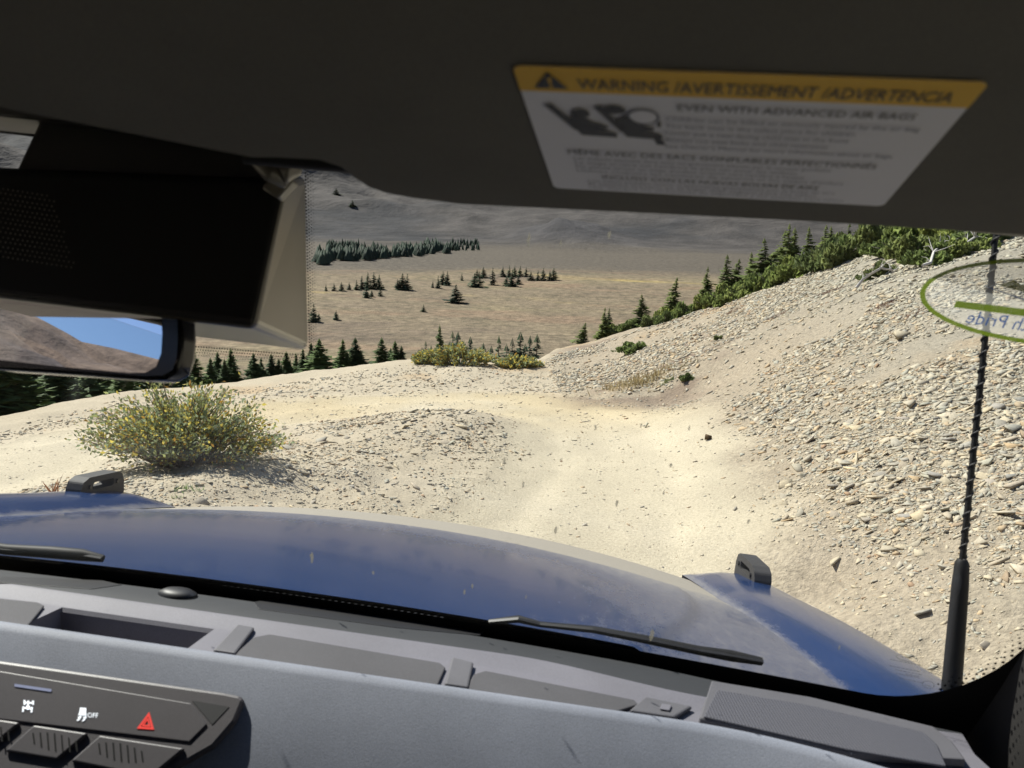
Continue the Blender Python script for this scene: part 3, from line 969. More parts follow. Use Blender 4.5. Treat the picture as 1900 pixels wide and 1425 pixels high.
# trees and mats along the ridge of the scree slope
def shrub_mesh(name, n, size, col, seed, leaf=.06, flat=1., up=.5):
    r_ = np.random.default_rng(seed)
    V_, T_, C_ = [], [], []
    k = 0
    while k < n:
        p = r_.uniform(-1, 1, 3); p[2] = abs(p[2])
        q = np.linalg.norm(p)
        if q > 1 or q < .35: continue
        lump = .70 + .42 * math.sin(p[0] * 5 + seed) * math.cos(p[1] * 4.3 + seed * 2)
        k += 1
        p = p * lump
        c = np.array([p[0] * size[0], p[1] * size[1], p[2] * size[2]])
        d = p / q * .7 + np.array([r_.normal(0, .5), r_.normal(0, .5), up]); d /= np.linalg.norm(d)
        s = np.cross(d, r_.normal(0, 1, 3)); s /= np.linalg.norm(s)
        ln = leaf * r_.uniform(.6, 1.4); wd = ln * r_.uniform(.26, .42)
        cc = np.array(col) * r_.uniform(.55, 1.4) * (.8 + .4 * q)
        i0 = len(V_)
        nrm = np.cross(d, s)
        V_ += [c - d * ln * .4, c + s * wd, c + d * ln * .6, c - s * wd, c + nrm * wd, c - nrm * wd]; C_ += [cc] * 6
        T_ += [(i0, i0 + 1, i0 + 2), (i0, i0 + 2, i0 + 3), (i0, i0 + 4, i0 + 2), (i0, i0 + 2, i0 + 5)]
    return mesh_arrays(name, np.array(V_), np.array(T_), np.array(C_))

def twigs_mesh(name, n, size, r0, seed, col=(.17, .13, .10), mat_="bark_mat"):
    r_ = random.Random(seed); mb = MB()
    for k in range(n):
        a = r_.uniform(0, 6.28); q = r_.uniform(.2, .9)
        e = np.array([math.cos(a) * size[0] * q, math.sin(a) * size[1] * q, size[2] * r_.uniform(.4, .9)])
        m_ = e * .5 + np.array([0, 0, size[2] * .12])
        mb.tube([(e[0] * .05, e[1] * .05, -.05), m_, e], [r0, r0 * .7, r0 * .25], 5)
    me = mb.mesh(name, mat_, 60)
    at = me.attributes.new("Col", 'FLOAT_COLOR', 'POINT')
    at.data.foreach_set("color", np.tile([*col, 1], (len(me.vertices), 1)).astype(np.float32).ravel())
    return me

mats_lib = []
for k in range(4):
    sz_ = (1., .75, .62)
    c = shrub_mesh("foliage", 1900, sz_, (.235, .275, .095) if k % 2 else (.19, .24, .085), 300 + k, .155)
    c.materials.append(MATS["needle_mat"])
    mats_lib.append((c, twigs_mesh("stem", 14, (.9, .7, .5), .022, 310 + k, (.30, .27, .24))))

shrub_n = 0
def mat_shrub(px, py, s, label, group, dmin=4., squash=1., back=.0, name="dwarf_spruce"):
    global shrub_n
    g = on_ground(px, py, dmin, 60)
    c, t = mats_lib[shrub_n % 4]; shrub_n += 1
    k = 1 + back / math.hypot(g[0], g[1])
    x_, y_ = g[0] * k, g[1] * k
    e = empty(name, (x_, y_, gz(x_, y_) - .08 * s), label, "shrub", group, random.uniform(0, 6.28), (s, s, s * squash))
    link("stem", t, e); link("foliage", c, e)
    return e
G3 = "dwarf spruces along the crest of the scree slope"
for k, t in enumerate(np.linspace(0, 1, 26)):
    if k in (3, 8, 13, 19): continue
    px = 1125 + (1640 - 1125) * t; py = np.interp(px, [1125, 1200, 1300, 1400, 1500, 1640], [622, 606, 574, 541, 508, 464])
    mat_shrub(px + random.uniform(-8, 8), py + 3, .42 + .75 * t * random.uniform(.55, 1.3), "low dense dwarf spruce in the unbroken green band along the slope crest", G3, back=.6, squash=1.25)
for px, py, s, q in [(1660, 470, .9, 1.), (1700, 478, 1.0, 1.), (1740, 482, .85, .9), (1640, 505, .55, .9), (1615, 514, .4, .8), (1780, 470, .9, .9), (1700, 452, 1.1, 1.1), (1760, 448, 1., 1.1), (1830, 450, .9, .9), (1600, 455, .9, 1.3), (1560, 470, .8, 1.3), (1660, 440, 1.1, 1.3)]:
    mat_shrub(px, py, s, "sprawling dwarf spruce in the big mat next to bleached dead branches", G3, squash=q, name="dwarf_spruce")
mat_shrub(1180, 652, .62, "isolated dark dwarf spruce sprawled on the open shoulder of the slope", G3, squash=.8)
for px, py, s in [(1333, 629, .16), (1275, 706, .22)]:
    mat_shrub(px, py, s, "tiny green tuft rooted singly among the slope stones", G3, squash=1.1)

G4 = "wind-flagged spruces on the crest of the scree slope"
for px, pt, d, lab in [(1085, 597, 27, 0), (1120, 568, 27, 0), (1133, 570, 28, 0), (1195, 545, 27, 1), (1254, 512, 27, 2), (1310, 492, 27, 3), (1350, 470, 26.5, 3), (1370, 478, 27, 3), (1398, 466, 27, 3),
                       (1432, 440, 26, 4), (1470, 412, 25.5, 4), (1485, 420, 26, 4), (1505, 418, 25, 4), (1455, 425, 26, 4), (1530, 415, 25, 5), (1550, 418, 24.5, 5), (1600, 405, 24, 6), (1575, 412, 24, 5), (1640, 400, 23.5, 6)]:
    plant_px("flag", px, pt, d, None, ["slim spruce at the lowest end of the crest, above bare meadow", "grey-green spruce poking from the low part of the dwarf band", "lone slim spruce rising clear of the green band", "ragged spruce in the first taller group along the crest", "tall ragged spruce with bare pale trunk at the thickest clump", "thin spruce with a bare white trunk beside the tall clump", "wind-bent spruce at the top of the crest under the visor edge"][lab], G4, 1.25)

# bleached dead branches
def dead_wood(px, py, px2, py2, n, label, spread):
    a = np.array(on_ground(px, py)); b = np.array(on_ground(px2, py2))
    mb = MB(); L = np.linalg.norm(b - a)
    main = [a * (1 - t) + b * t + np.array([0, 0, .06 + .22 * math.sin(3.1 * t)]) + np.random.default_rng(int(px + t * 10)).normal(0, .03, 3) for t in np.linspace(0, 1, 7)]
    mb.tube([p - a for p in main], [.034, .032, .028, .024, .02, .014, .006], 6)
    for k in range(n):
        q = main[random.randint(1, 6)] - a
        d = np.array([random.uniform(-1, 1), random.uniform(-1, 1), random.uniform(-.2, 1.)]) * spread
        mb.tube([q, q + d * .5 + np.array([0, 0, random.uniform(-.05, .1)]), q + d], [.012, .008, .003], 5)
    me = mb.mesh("dead_branch", "bark_mat", 60)
    at = me.attributes.new("Col", 'FLOAT_COLOR', 'POINT')
    at.data.foreach_set("color", np.tile([.46, .44, .41, 1], (len(me.vertices), 1)).astype(np.float32).ravel())
    o = link("dead_branch", me, None, None, label, "dead wood", "bleached dead branches on the slope")
    o.location = a
dead_wood(1710, 505, 1770, 462, 26, "bleached grey dead branch tangled at the edge of the green mat, by the oval sticker", .35)
dead_wood(1590, 540, 1660, 512, 14, "weathered grey dead trunk lying under the sprawling dwarf spruce", .22)
dead_wood(1770, 478, 1830, 452, 22, "silver dead branches twisting above the oval sticker", .32)

# the willow bush and the yellow-green willows on the berm
def willow(name, loc, size, nleaf, nstem, leaf, label, cat, seed, yellow=.35, group=None, bare=10):
    r_ = np.random.default_rng(seed)
    e = empty(name, loc, label, cat, group)
    mb = MB(); V_, T_, C_ = [], [], []
    tips = []
    for k in range(nstem):
        a = r_.uniform(0, 2 * math.pi); q = math.sqrt(r_.uniform(.02, 1))
        end = np.array([math.cos(a) * size[0] * q, math.sin(a) * size[1] * q, size[2] * (1.05 - .62 * q * q) * r_.uniform(.48, 1.22)])
        st = np.array([end[0] * .18, end[1] * .18, -.05])
        md = st * .4 + end * .6 + np.array([-end[0] * .12, -end[1] * .12, size[2] * .10 * (1 - q)])
        pts = [st, (st + md) / 2, md, (md + end) / 2 + r_.normal(0, .02, 3) * size[2], end]
        mb.tube(pts, [.0085, .007, .006, .0045, .002], 5)
        nl = 0 if k < bare else int(nleaf / nstem)
        for i_ in range(nl):
            t = r_.uniform(.35, 1.02)
            p = pts[2] * (1 - (t - .35) / .67) + end * ((t - .35) / .67)
            p = p + r_.normal(0, .045, 3) * np.array([1.6, 1.6, 1.2]) * size[2]
            if p[2] < .02: p[2] = .02 + r_.uniform(0, .05)
            d = (end - md) / np.linalg.norm(end - md) + r_.normal(0, .8, 3) + np.array([0, 0, .2]); d /= np.linalg.norm(d)
            s = np.cross(d, r_.normal(0, 1, 3)); s /= np.linalg.norm(s); n_ = np.cross(d, s)
            ln = leaf * r_.uniform(.65, 1.25); wd = ln * r_.uniform(.20, .30)
            y_ = r_.uniform()
            if y_ < yellow * .75: cc = np.array([.46, .38, .085])
            elif y_ < yellow: cc = np.array([.34, .20, .04])
            elif y_ < yellow + .35: cc = np.array([.24, .265, .11])
            else: cc = np.array([.185, .22, .135])
            cc = cc * r_.uniform(.95, 1.6)
            i0 = len(V_)
            V_ += [p, p + d * ln * .45 + s * wd + n_ * wd * .35, p + d * ln, p + d * ln * .45 - s * wd + n_ * wd * .35]; C_ += [cc] * 4
            T_ += [(i0, i0 + 1, i0 + 2), (i0, i0 + 2, i0 + 3)]
    me = mb.mesh("branches", "bark_mat", 60)
    at = me.attributes.new("Col", 'FLOAT_COLOR', 'POINT')
    at.data.foreach_set("color", np.tile([.20, .16, .115, 1], (len(me.vertices), 1)).astype(np.float32).ravel())
    link("branches", me, e)
    link("leaves", mesh_arrays("leaves", np.array(V_), np.array(T_), np.array(C_)), e, "leaf_mat")
    return e
g = on_ground(325, 862)
willow("willow_bush", (g[0] - .0, g[1] + .25, gz(g[0], g[1] + .25) - .02), (1.16, .75, .80), 9000, 270, .054, "leafy willow bush with green and yellowing leaves on the gravel mound", "bush", 400, .28)
g = on_ground(150, 850)
for px, py, sx, sz_, lab in [(850, 676, 1.15, .55, "rounded yellow-green willow mound on the far edge of the berm"), (965, 681, .75, .28, "low olive willow shrub right of the rounded yellow-green mound, on the berm"), (800, 676, .6, .35, "small yellow willow at the shoulder of the rounded mound")]:
    g = on_ground(px, py, 10, 40)
    willow("willow_shrub", (g[0], g[1] + .2, gz(g[0], g[1] + .2) - .03), (sx, sx * .6, sz_), 3600, 90, .10, lab, "shrub", 410 + px, .38, "yellowing willows on the berm", 0)

# grass and small plants
def tuft(name, px, py, n, h, spread, col, label, cat="plant", group=None):
    g = on_ground(px, py)
    r_ = np.random.default_rng(int(px)); V_, T_, C_ = [], [], []
    for k in range(n):
        b = np.array([r_.normal(0, spread), r_.normal(0, spread * .5), 0.]); b[2] = gz(g[0] + b[0], g[1] + b[1]) - g[2] - .005
        t = b + np.array([r_.normal(0, .4) * h, r_.normal(0, .4) * h, h * r_.uniform(.5, 1.1)])
        s = np.array([r_.uniform(-1, 1), r_.uniform(-1, 1), 0]) * h * .06
        i0 = len(V_); V_ += [b - s, b + s, t]; T_.append((i0, i0 + 1, i0 + 2)); C_ += [np.array(col) * r_.uniform(.7, 1.3)] * 3
    o = link(name, mesh_arrays(name, np.array(V_), np.array(T_), np.array(C_)), None, "leaf_mat", label, cat, group)
    o.location = g
tuft("grass_tuft", 350, 915, 70, .07, .07, (.12, .22, .05), "green grass tuft among the stones behind the hood sight", "grass", None)
tuft("grass_tuft", 326, 927, 40, .05, .035, (.12, .22, .05), "smallest green grass tuft, on bare gravel just over the hood", "grass", None)
tuft("grass_tuft", 1185, 712, 420, .22, .45, (.36, .29, .15), "dry straw-coloured grass patch at the foot of the slope shoulder", "grass")
tuft("grass_tuft", 1235, 712, 60, .12, .1, (.14, .2, .05), "green grass tuft beside the dry straw-coloured patch", "grass")
tuft("dry_weed", 102, 918, 12, .20, .018, (.22, .10, .05), "thin reddish dry weed standing behind the hood sight", "plant")
for k, (px, py) in enumerate([(1360, 580), (1700, 580), (1540, 540), (1640, 570), (1445, 585)]):
    tuft("ground_cover", px, py, 320, .07, .16, (.16, .07, .05), "dark red low ground cover patch lying between slope stones", "plant", "red ground cover patches on the slope")

# ------------------------------------------------------------------ the vehicle
CEN = -.3175
BASE = np.array([CEN, .6, -1.7])
car = link("off_road_vehicle", None, None, None, "dusty blue off-road vehicle seen from its passenger seat on the dirt road", "vehicle")
cm = Matrix.Identity(4)
bw = EYE + M @ BASE
for a in range(3):
    for b in range(3):
        cm[a][b] = M[a][b]
    cm[a][3] = bw[a]
car.matrix_world = cm

def cpart(name, mb, mats, parent=None, smooth=None, label=None, bev=None, seg=2):
    mb.v = [tuple(np.asarray(p) - BASE) for p in mb.v]
    o = link(name, mb.mesh(name, mats, smooth), parent if parent is not None else car, label=label)
    if bev:
        bevel(o, bev, seg)
    return o

def WSv(u, w): return .88 - .07 * ((u - CEN) / .741) ** 2 - .545 * (w + .3)
def WSp(u, w, off=0.):
    return np.array([u, WSv(u, w) - off * .86, w - off * .5])
def ws_px(px, py):
    d = cray(px, py); t = .8
    for _ in range(50):
        p = d * t; t = WSv(p[0], p[2]) / d[1]
    return (d * t)[0], (d * t)[2]

# windshield: a curved pane with thickness
US = np.linspace(CEN - .815, CEN + .815, 41); WSs = np.linspace(-.37, .20, 19)
mb = MB()
inn = [[WSp(u, w, 0.) for u in US] for w in WSs]; out_ = [[WSp(u, w, -.005) for u in US] for w in WSs]
mb.grid(inn)
k0 = len(mb.v)
mb.grid([row[::-1] for row in out_])
windshield = cpart("windshield", mb, "windshield_glass", smooth=60)

# black printed border
def rrect(u0, u1, w0, w1, r, n=10):
    pts = []
    for (cu, cw, a0) in ((u1 - r, w0 + r, -90), (u1 - r, w1 - r, 0), (u0 + r, w1 - r, 90), (u0 + r, w0 + r, 180)):
        for k in range(n + 1):
            a = rad(a0 + 90 * k / n); pts.append((cu + r * math.cos(a), cw + r * math.sin(a)))
    return pts
def subdiv(pts, step):
    o = []
    for a, b in zip(pts, pts[1:] + pts[:1]):
        n = max(1, int(math.hypot(b[0] - a[0], b[1] - a[1]) / step))
        o += [(a[0] + (b[0] - a[0]) * t / n, a[1] + (b[1] - a[1]) * t / n) for t in range(n)]
    return o
inner = subdiv(rrect(CEN - .782, CEN + .782, -.288, .150, .115, 12), .03)
outer = []
for (u, w) in inner:
    outer.append((CEN + (u - CEN) * 1.0 + (.055 if u > CEN + .60 else -.055 if u < CEN - .60 else 0), w + (.055 if w > .10 else -.065 if w < -.24 else 0)))
mb = MB(); n = len(inner)
mb.add([WSp(u, w, .0012) for u, w in inner] + [WSp(u, w, .0012) for u, w in outer], [(i, (i + 1) % n, n + (i + 1) % n, n + i) for i in range(n)])
cpart("frit_border", mb, "frit_black", windshield)
# dots fading from the border
mb = MB()
def dot(u, w, r):
    k = 6
    mb.add([WSp(u + r * math.cos(2 * math.pi * q / k), w + r * math.sin(2 * math.pi * q / k), .0012) for q in range(k)], [tuple(range(k))])
nb = len(inner)
sub = subdiv(inner, .0042)
for row in range(4):
    for q in range(row % 2, len(sub), 2):
        u, w = sub[q]
        if u < CEN - .2 : continue
        du, dw = CEN - u, -.07 - w
        if w < -.19: nx_, nw_ = (u - (CEN + .667)) / -.115 if u > CEN + .667 else 0, (w - (-.173)) / -.115
        elif u > CEN + .70: nx_, nw_ = -1, 0
        else: continue
        if u <= .415 or w > -.175: continue
        L = math.hypot(nx_, nw_) or 1
        dot(u + nx_ / L * .0035 * (row + .6), w + nw_ / L * .0035 * (row + .6), .0016 * (1 - row * .17))
cpart("frit_dots", mb, "frit_black", windshield)
mb = MB()
for row in range(4):
    for q in range(62):
        dot(-.2385 + .0065 * q / 62 + row * .0021, -.006 + q * .0026 + (row % 2) * .0013, .0009 * (1 - row * .18))
for row in range(4):
    for q in range(50):
        dot(-.375 + q * .0026 + (row % 2) * .0013, -.0135 - row * .0028 + q * .0001, .0009 * (1 - row * .15))
cpart("sensor_frit_dots", mb, "frit_black", windshield)
# etched maker's mark: oval, lines of small print, square and round marks
mb = MB()
def wsq(px, py): return ws_px(px, py)
def strip_ws(pts, wd):
    for (a, b) in zip(pts[:-1], pts[1:]):
        d = np.array(b) - np.array(a); n_ = np.array([-d[1], d[0]]); n_ = n_ / (np.linalg.norm(n_) + 1e-9) * wd / 2
        q = [np.array(a) - n_, np.array(b) - n_, np.array(b) + n_, np.array(a) + n_]
        mb.add([WSp(p[0], p[1], .0008) for p in q], [(0, 1, 2, 3)])
def ws_ell(px, py, rx, ry, wd, ang=10):
    pts = []
    for k in range(25):
        a = 2 * math.pi * k / 24; x_ = rx * math.cos(a); y_ = ry * math.sin(a)
        pts.append(wsq(px + x_ * math.cos(rad(ang)) - y_ * math.sin(rad(ang)), py + x_ * math.sin(rad(ang)) + y_ * math.cos(rad(ang))))
    strip_ws(pts, wd)
ws_ell(1682, 1220, 20, 5.5, .0005, 12); ws_ell(1722, 1269, 11, 6.5, .0005, 12)
rj = random.Random(4)
for (x0, y0, L) in [(1651, 1222, 58), (1650, 1234, 56), (1660, 1241, 44), (1662, 1248, 44), (1680, 1249, 26), (1668, 1257, 46), (1672, 1217, 20), (1716, 1270, 12)]:
    x_ = 0
    while x_ < L:
        s = rj.uniform(3, 7)
        strip_ws([wsq(x0 + x_, y0 + x_ * .2), wsq(x0 + x_ + s, y0 + (x_ + s) * .2)], .0007)
        x_ += s + rj.uniform(1.2, 2.4)
for q in range(5):
    strip_ws([wsq(1726 - q * .8, 1230 + q * 4), wsq(1746 - q * .6, 1235 + q * 4)], .0008)
cpart("etched_mark", mb, "etch", windshield)
# insects dried on the outside
splats = [(935, 862), (970, 905), (1040, 860), (1245, 870), (1232, 922), (1190, 795), (1145, 940), (1105, 800), (1280, 800), (840, 960), (1130, 985), (1030, 990), (760, 835), (575, 1040), (1210, 1185), (1560, 1210), (690, 1070), (875, 1095), (975, 1115), (1390, 975), (250, 860), (245, 740), (470, 820), (1470, 900), (1490, 890), (1635, 610), (860, 1105), (980, 450), (1130, 440), (1040, 455)]
for k, (px, py) in enumerate(splats):
    u, w = ws_px(px, py); mb = MB(); rs_ = random.Random(k)
    nn_ = rs_.randint(7, 11); s = rs_.uniform(.0016, .0034)
    if k in (13, 14): s *= 2.0
    st_ = rs_.uniform(1, 2.1)
    pts = [WSp(u + s * .6 * math.cos(2 * math.pi * q / nn_) * rs_.uniform(.35, 1.1), w + s * st_ * math.sin(2 * math.pi * q / nn_) * rs_.uniform(.35, 1.1), -.0056) for q in range(nn_)]
    mb.prism(pts, (0, .0005, .0002))
    cpart("insect_splat", mb, "insect", windshield)

# oval window sticker (a thing of its own, stuck to the pane)
stk = link("oval_sticker", None, None, None, "green-rimmed oval sticker with reversed lettering on the windshield, next to the antenna", "sticker")
su, sw = .362, .099
sp = WSp(su, sw, .0015)
stk.matrix_world = cm @ Matrix.Translation(Vector(sp - BASE))
def stpart(name, mb, m):
    mb.v = [tuple(np.asarray(p) - sp) for p in mb.v]
    return link(name, mb.mesh(name, m), stk)
tilt = rad(-1.)
def stp(a, b, off):          # a along, b up in sticker plane
    x_ = a * math.cos(tilt) - b * math.sin(tilt); y_ = a * math.sin(tilt) + b * math.cos(tilt)
    return WSp(su + x_, sw + y_, off)
ra, rb = .093, .0305
K = 72
mb = MB()
mb.add([stp(ra * math.cos(2 * math.pi * q / K), rb * math.sin(2 * math.pi * q / K), .0016) for q in range(K)] + [stp((ra - .0038) * math.cos(2 * math.pi * q / K), (rb - .0031) * math.sin(2 * math.pi * q / K), .0016) for q in range(K)], [(q, (q + 1) % K, K + (q + 1) % K, K + q) for q in range(K)])
stpart("rim", mb, "film_green")
mb = MB()
mb.add([stp((ra - .0038) * math.cos(2 * math.pi * q / K), (rb - .0031) * math.sin(2 * math.pi * q / K), .0013) for q in range(K)], [tuple(range(K))])
stpart("clear_film", mb, "film_clear")
mb = MB(); mb.add([stp(a, b, .0019) for a, b in [(-.066, -.0050), (.066, -.0080), (.066, -.0130), (-.066, -.0100)]], [(0, 1, 2, 3)])
stpart("bar", mb, "film_green")
def st_text(name, body, size, x0, y0, m, off=.0024, slope=-.03):
    vs, fs, wd = text_poly(body, size); mb = MB()
    # read from outside the vehicle, so mirrored from the seat
    mb.add([stp(x0 + (wd - a), y0 + b + slope * (wd - a), off) for a, b in vs], [f[::-1] for f in fs])
    stpart(name, mb, m)
st_text("lettering", "with Pride", .0135, -.054, -.0200, "film_blue")
st_text("lettering", "A     F     T", .0048, -.048, -.0088, "film_pale")
mb = MB()
hill_pts = [(-.042, .0085), (-.034, .0135), (-.028, .0105), (-.02, .013), (-.012, .0125), (0, .0125), (.02, .0125), (.04, .012), (.055, .006), (.03, .003), (.0, .0022), (-.02, .0050)]
mb.add([stp(a, b, .0019) for a, b in hill_pts], [tuple(range(len(hill_pts)))])
stpart("picture_field", mb, "film_olive")
mb = MB()
arc = [(-.052 + .1 * t, .0075 - .0125 * math.sin(t * 1.9), .0004 + .0022 * t) for t in np.linspace(0, 1, 14)]
for (a, b, wd), (c, d, w2) in zip(arc[:-1], arc[1:]):
    mb.add([stp(a, b - wd / 2, .002), stp(c, d - w2 / 2, .002), stp(c, d + w2 / 2, .002), stp(a, b + wd / 2, .002)], [(0, 1, 2, 3)])
stpart("swoosh", mb, "film_blue")

# hood and fenders
def hood_w(v): return -.318 - .050 * (v - 1.0) - .050 * (v - 1.0) ** 2
def hood_z(s, v):
    """s: distance from the centre line"""
    z = hood_w(v) - .050 * (s / .7) ** 2.2 * (.55 + .45 * min(1., (v - .9) / .8))
    edge = .50 + .10 * (1 - ((v - .98) / 1.2) ** 2) if v < 2.18 else .5
    # raised centre panel that ends in a crease
    se = .62 - .16 * max(0., (1.55 - v) / .6) ** 2 if v < 1.55 else .62
    ve = 1.72 - .10 * (s / .62) ** 2
    e1 = float(sstep(0, .018, np.array(se - s))); e2 = float(sstep(0, .02, np.array(ve - v)))
    return z + .006 * e1 * e2
DUST = []
mb = MB(); rows = []
vv = np.concatenate([np.linspace(.955, 1.6, 44), np.linspace(1.61, 1.78, 34), np.linspace(1.79, 2.12, 16), [2.135, 2.148, 2.155, 2.158, 2.155]])
ss = np.linspace(-.716, .716, 145)
for k, v in enumerate(vv):
    drop = max(0, (v - 2.05) / .108) ** 3 * .05 if k < len(vv) - 1 else .16
    rows.append([np.array([CEN + s, v - .075 * (abs(s) / .7) ** 2 * sstep(1., 2.1, np.array([v]))[0], hood_z(abs(s), v) - drop]) for s in ss])
    for s in ss:
        a = abs(s)
        d_ = -.02 + .80 * float(sstep(1.3, 1.95, np.array(v))) + .30 * float(sstep(.30, .62, np.array(a))) * (1 if s > 0 else .5) + .12 * float(sstep(.0, .5, np.array(s)))  # road dust; its thinning rearward also puts in a dark reflection
        if v > 1.70: d_ += .85
        DUST.append(d_)
mb.grid(rows)
hood = cpart("hood", mb, "blue_paint", smooth=50, label="blue hood filmed with pale road dust, thickest at its front edge")
at = hood.data.attributes.new("Dust", 'FLOAT', 'POINT'); at.data.foreach_set("value", DUST)
for sg, lab in ((1, "passenger-side"), (-1, "driver-side")):
    mb = MB(); rows = []; du = []
    prof_s = [(.704, .0), (.715, .004), (.735, .012), (.755, .020), (.785, .027), (.825, .029), (.865, .026), (.888, .018), (.898, .006), (.902, -.02), (.905, -.25), (.905, -.42)]
    vs_ = np.linspace(.93, 2.08, 40)
    for v in vs_:
        fr = float(sstep(1.99, 2.09, np.array(v)))
        rows.append([np.array([CEN + sg * s, v - fr * .0, hood_z(.70, v) - .005 + dz * (1 - .5 * fr) - .004 - (.0 if dz > -.03 else 0) - .006 * (2.0 - v) * (1 if dz > .01 else 0)]) for s, dz in prof_s])
        du += [.55, .52, .15, -.1, -.2, -.1, .2, .35, .25, .3, .5, .8]
    if sg < 0: rows = [r[::-1] for r in rows]
    mb.grid(rows)
    # close the front end
    mb.add([p for p in (rows[-1])] + [p + np.array([0, .03, -.3]) for p in rows[-1]], [(q, q + 1, len(prof_s) + q + 1, len(prof_s) + q) for q in range(len(prof_s) - 1)])
    if sg < 0:
        d2 = []
        for q in range(len(vs_)): d2 += [.55, .52, .15, -.1, -.2, -.1, .2, .35, .25, .3, .5, .8][::-1]
        du = d2
    fd = cpart("fender", mb, "blue_paint", smooth=35)
    at = fd.data.attributes.new("Dust", 'FLOAT', 'POINT'); at.data.foreach_set("value", (du + [.5] * (2 * len(prof_s)))[:len(fd.data.vertices)])
    # tie-down sight standing on the fender
    uc = CEN + sg * .846; w0 = hood_z(.70, 1.93) + .014
    mb = MB(); hl, hh, th = .098, .050, .020
    def loop(x_, sc):
        o = []
        for (a, b) in [(-1, -.25), (-.98, .45), (-.86, .86), (-.68, 1.), (.60, 1.), (.80, .86), (.93, .45), (1, -.25)]:
            o.append(np.array([uc + x_, 1.93 + a * hl * sc, w0 + b * hh * (1 if b < 0 else sc)]))
        return o
    hole = [(-.42, .32), (.40, .32), (.46, .40), (.46, .62), (.40, .70), (-.42, .70), (-.48, .62), (-.48, .40)]
    outer_l = [(1, -.25), (1, -.25), (.93, .45), (.80, .86), (.60, 1.), (-.68, 1.), (-.92, .72), (-1, -.25)]
    for x_ in (-th, th):
        sc = 1.
        O = [np.array([uc + x_, 1.93 + a * hl, w0 + b * hh]) for a, b in [(-1, -.25), (1, -.25), (.95, .45), (.82, .86), (.62, 1.), (-.66, 1.), (-.90, .80), (-.98, .45)]]
        H = [np.array([uc + x_, 1.93 + a * hl, w0 + b * hh]) for a, b in hole]
        mb.add(O + H, [((q, (q + 1) % 8, 8 + (q + 1) % 8, 8 + q) if x_ > 0 else (8 + q, 8 + (q + 1) % 8, (q + 1) % 8, q)) for q in range(8)])
    mb.add([np.asarray(p) for p in mb.v], [(q, 16 + q, 16 + (q + 1) % 8, (q + 1) % 8) for q in range(8)] + [(8 + q, 8 + (q + 1) % 8, 24 + (q + 1) % 8, 24 + q) for q in range(8)])
    so = cpart("trail_sight", mb, "trim_dark", fd, bev=.005)
    for a in (-.62, .60):
        b_ = MB(); c_ = np.array([uc - sg * th, 1.93 + a * hl, w0 + .5 * hh])
        b_.tube([c_, c_ - np.array([sg * .004, 0, 0])], .006, 10)
        cpart("bolt", b_, "black_plastic", fd, 40)

# cowl with vent slats, wipers
mb = MB()
mb.grid([[np.array([CEN + s, v - .07 * (abs(s) / .741) ** 2, w]) for s in np.linspace(-.80, .80, 33)] for v, w in ((.885, -.335), (.893, -.322), (.91, -.318), (.975, -.324), (.99, -.345))])
cowl = cpart("cowl_panel", mb, "black_plastic", smooth=60)
for k in range(34):
    x_ = -.40 + k * .0085; mb = MB()
    yc = .07 * ((x_ - CEN) / .741) ** 2
    mb.prism([(x_, .905 - yc, -.3195), (x_ + .0035, .905 - yc, -.3195), (x_ + .0115, .952 - yc, -.3205), (x_ + .008, .952 - yc, -.3205)], (0, 0, .006))
    cpart("vent_slat", mb, "black_plastic", cowl)
def wiper(pts_px, v0, r, name="wiper"):
    pts = []
    for px, py in pts_px:
        u, w = ws_px(px, py + 17); pts.append(WSp(u, w, -.013))
    mb = MB(); mb.tube(pts, [q * .72 for q in r], 8)
    # rubber lip
    wp_ = cpart(name, mb, "rubber", smooth=60)
    mb = MB(); mb.tube([p + np.array([0, -.004, .001]) for p in pts], [.0025] * len(pts), 5)
    cpart("blade", mb, "black_plastic", wp_)
    return wp_
wiper([(905, 1153), (960, 1148), (1000, 1158), (1100, 1168), (1200, 1187), (1300, 1208), (1360, 1218), (1418, 1229)], .9, [.004, .006, .0045, .0055, .0065, .007, .0085, .006])
wiper([(-260, 985), (-100, 1003), (0, 1017), (80, 1022), (140, 1027), (180, 1034)], .9, [.007, .008, .009, .010, .010, .006])

# antenna
a0 = C(1762, 1318, v=1.0); a1 = C(1785, 1045, v=1.0); a2 = C(1849, 425, v=1.0)
a3 = a1 + (a2 - a1) * 1.25
mb = MB(); mb.tube([a0 - (a1 - a0) * .35, a0, a0 * .5 + a1 * .5, a0 * .15 + a1 * .85, a1, a1 + (a2 - a1) * .012], [.0125, .0122, .011, .0100, .0085, .0055], 14)
ant = cpart("antenna", mb, "rubber", smooth=50)
mb = MB(); mb.tube([a1, a1 * .5 + a3 * .5, a3], [.0040, .0036, .0030], 10)
cpart("mast", mb, "rubber", ant, 60)
hx = []; dz = (a3 - a1); dn = dz / np.linalg.norm(dz); ex_ = np.cross(dn, [0, 1, 0]); ex_ /= np.linalg.norm(ex_); ey_ = np.cross(dn, ex_)
for t in np.linspace(0, 1, 420):
    q = t * 2 * math.pi * 26; hx.append(a1 + dz * t + (ex_ * math.cos(q) + ey_ * math.sin(q)) * .0042)
mb = MB(); mb.tube(hx, .0012, 5)
cpart("spiral_winding", mb, "trim_dark", ant, 60)

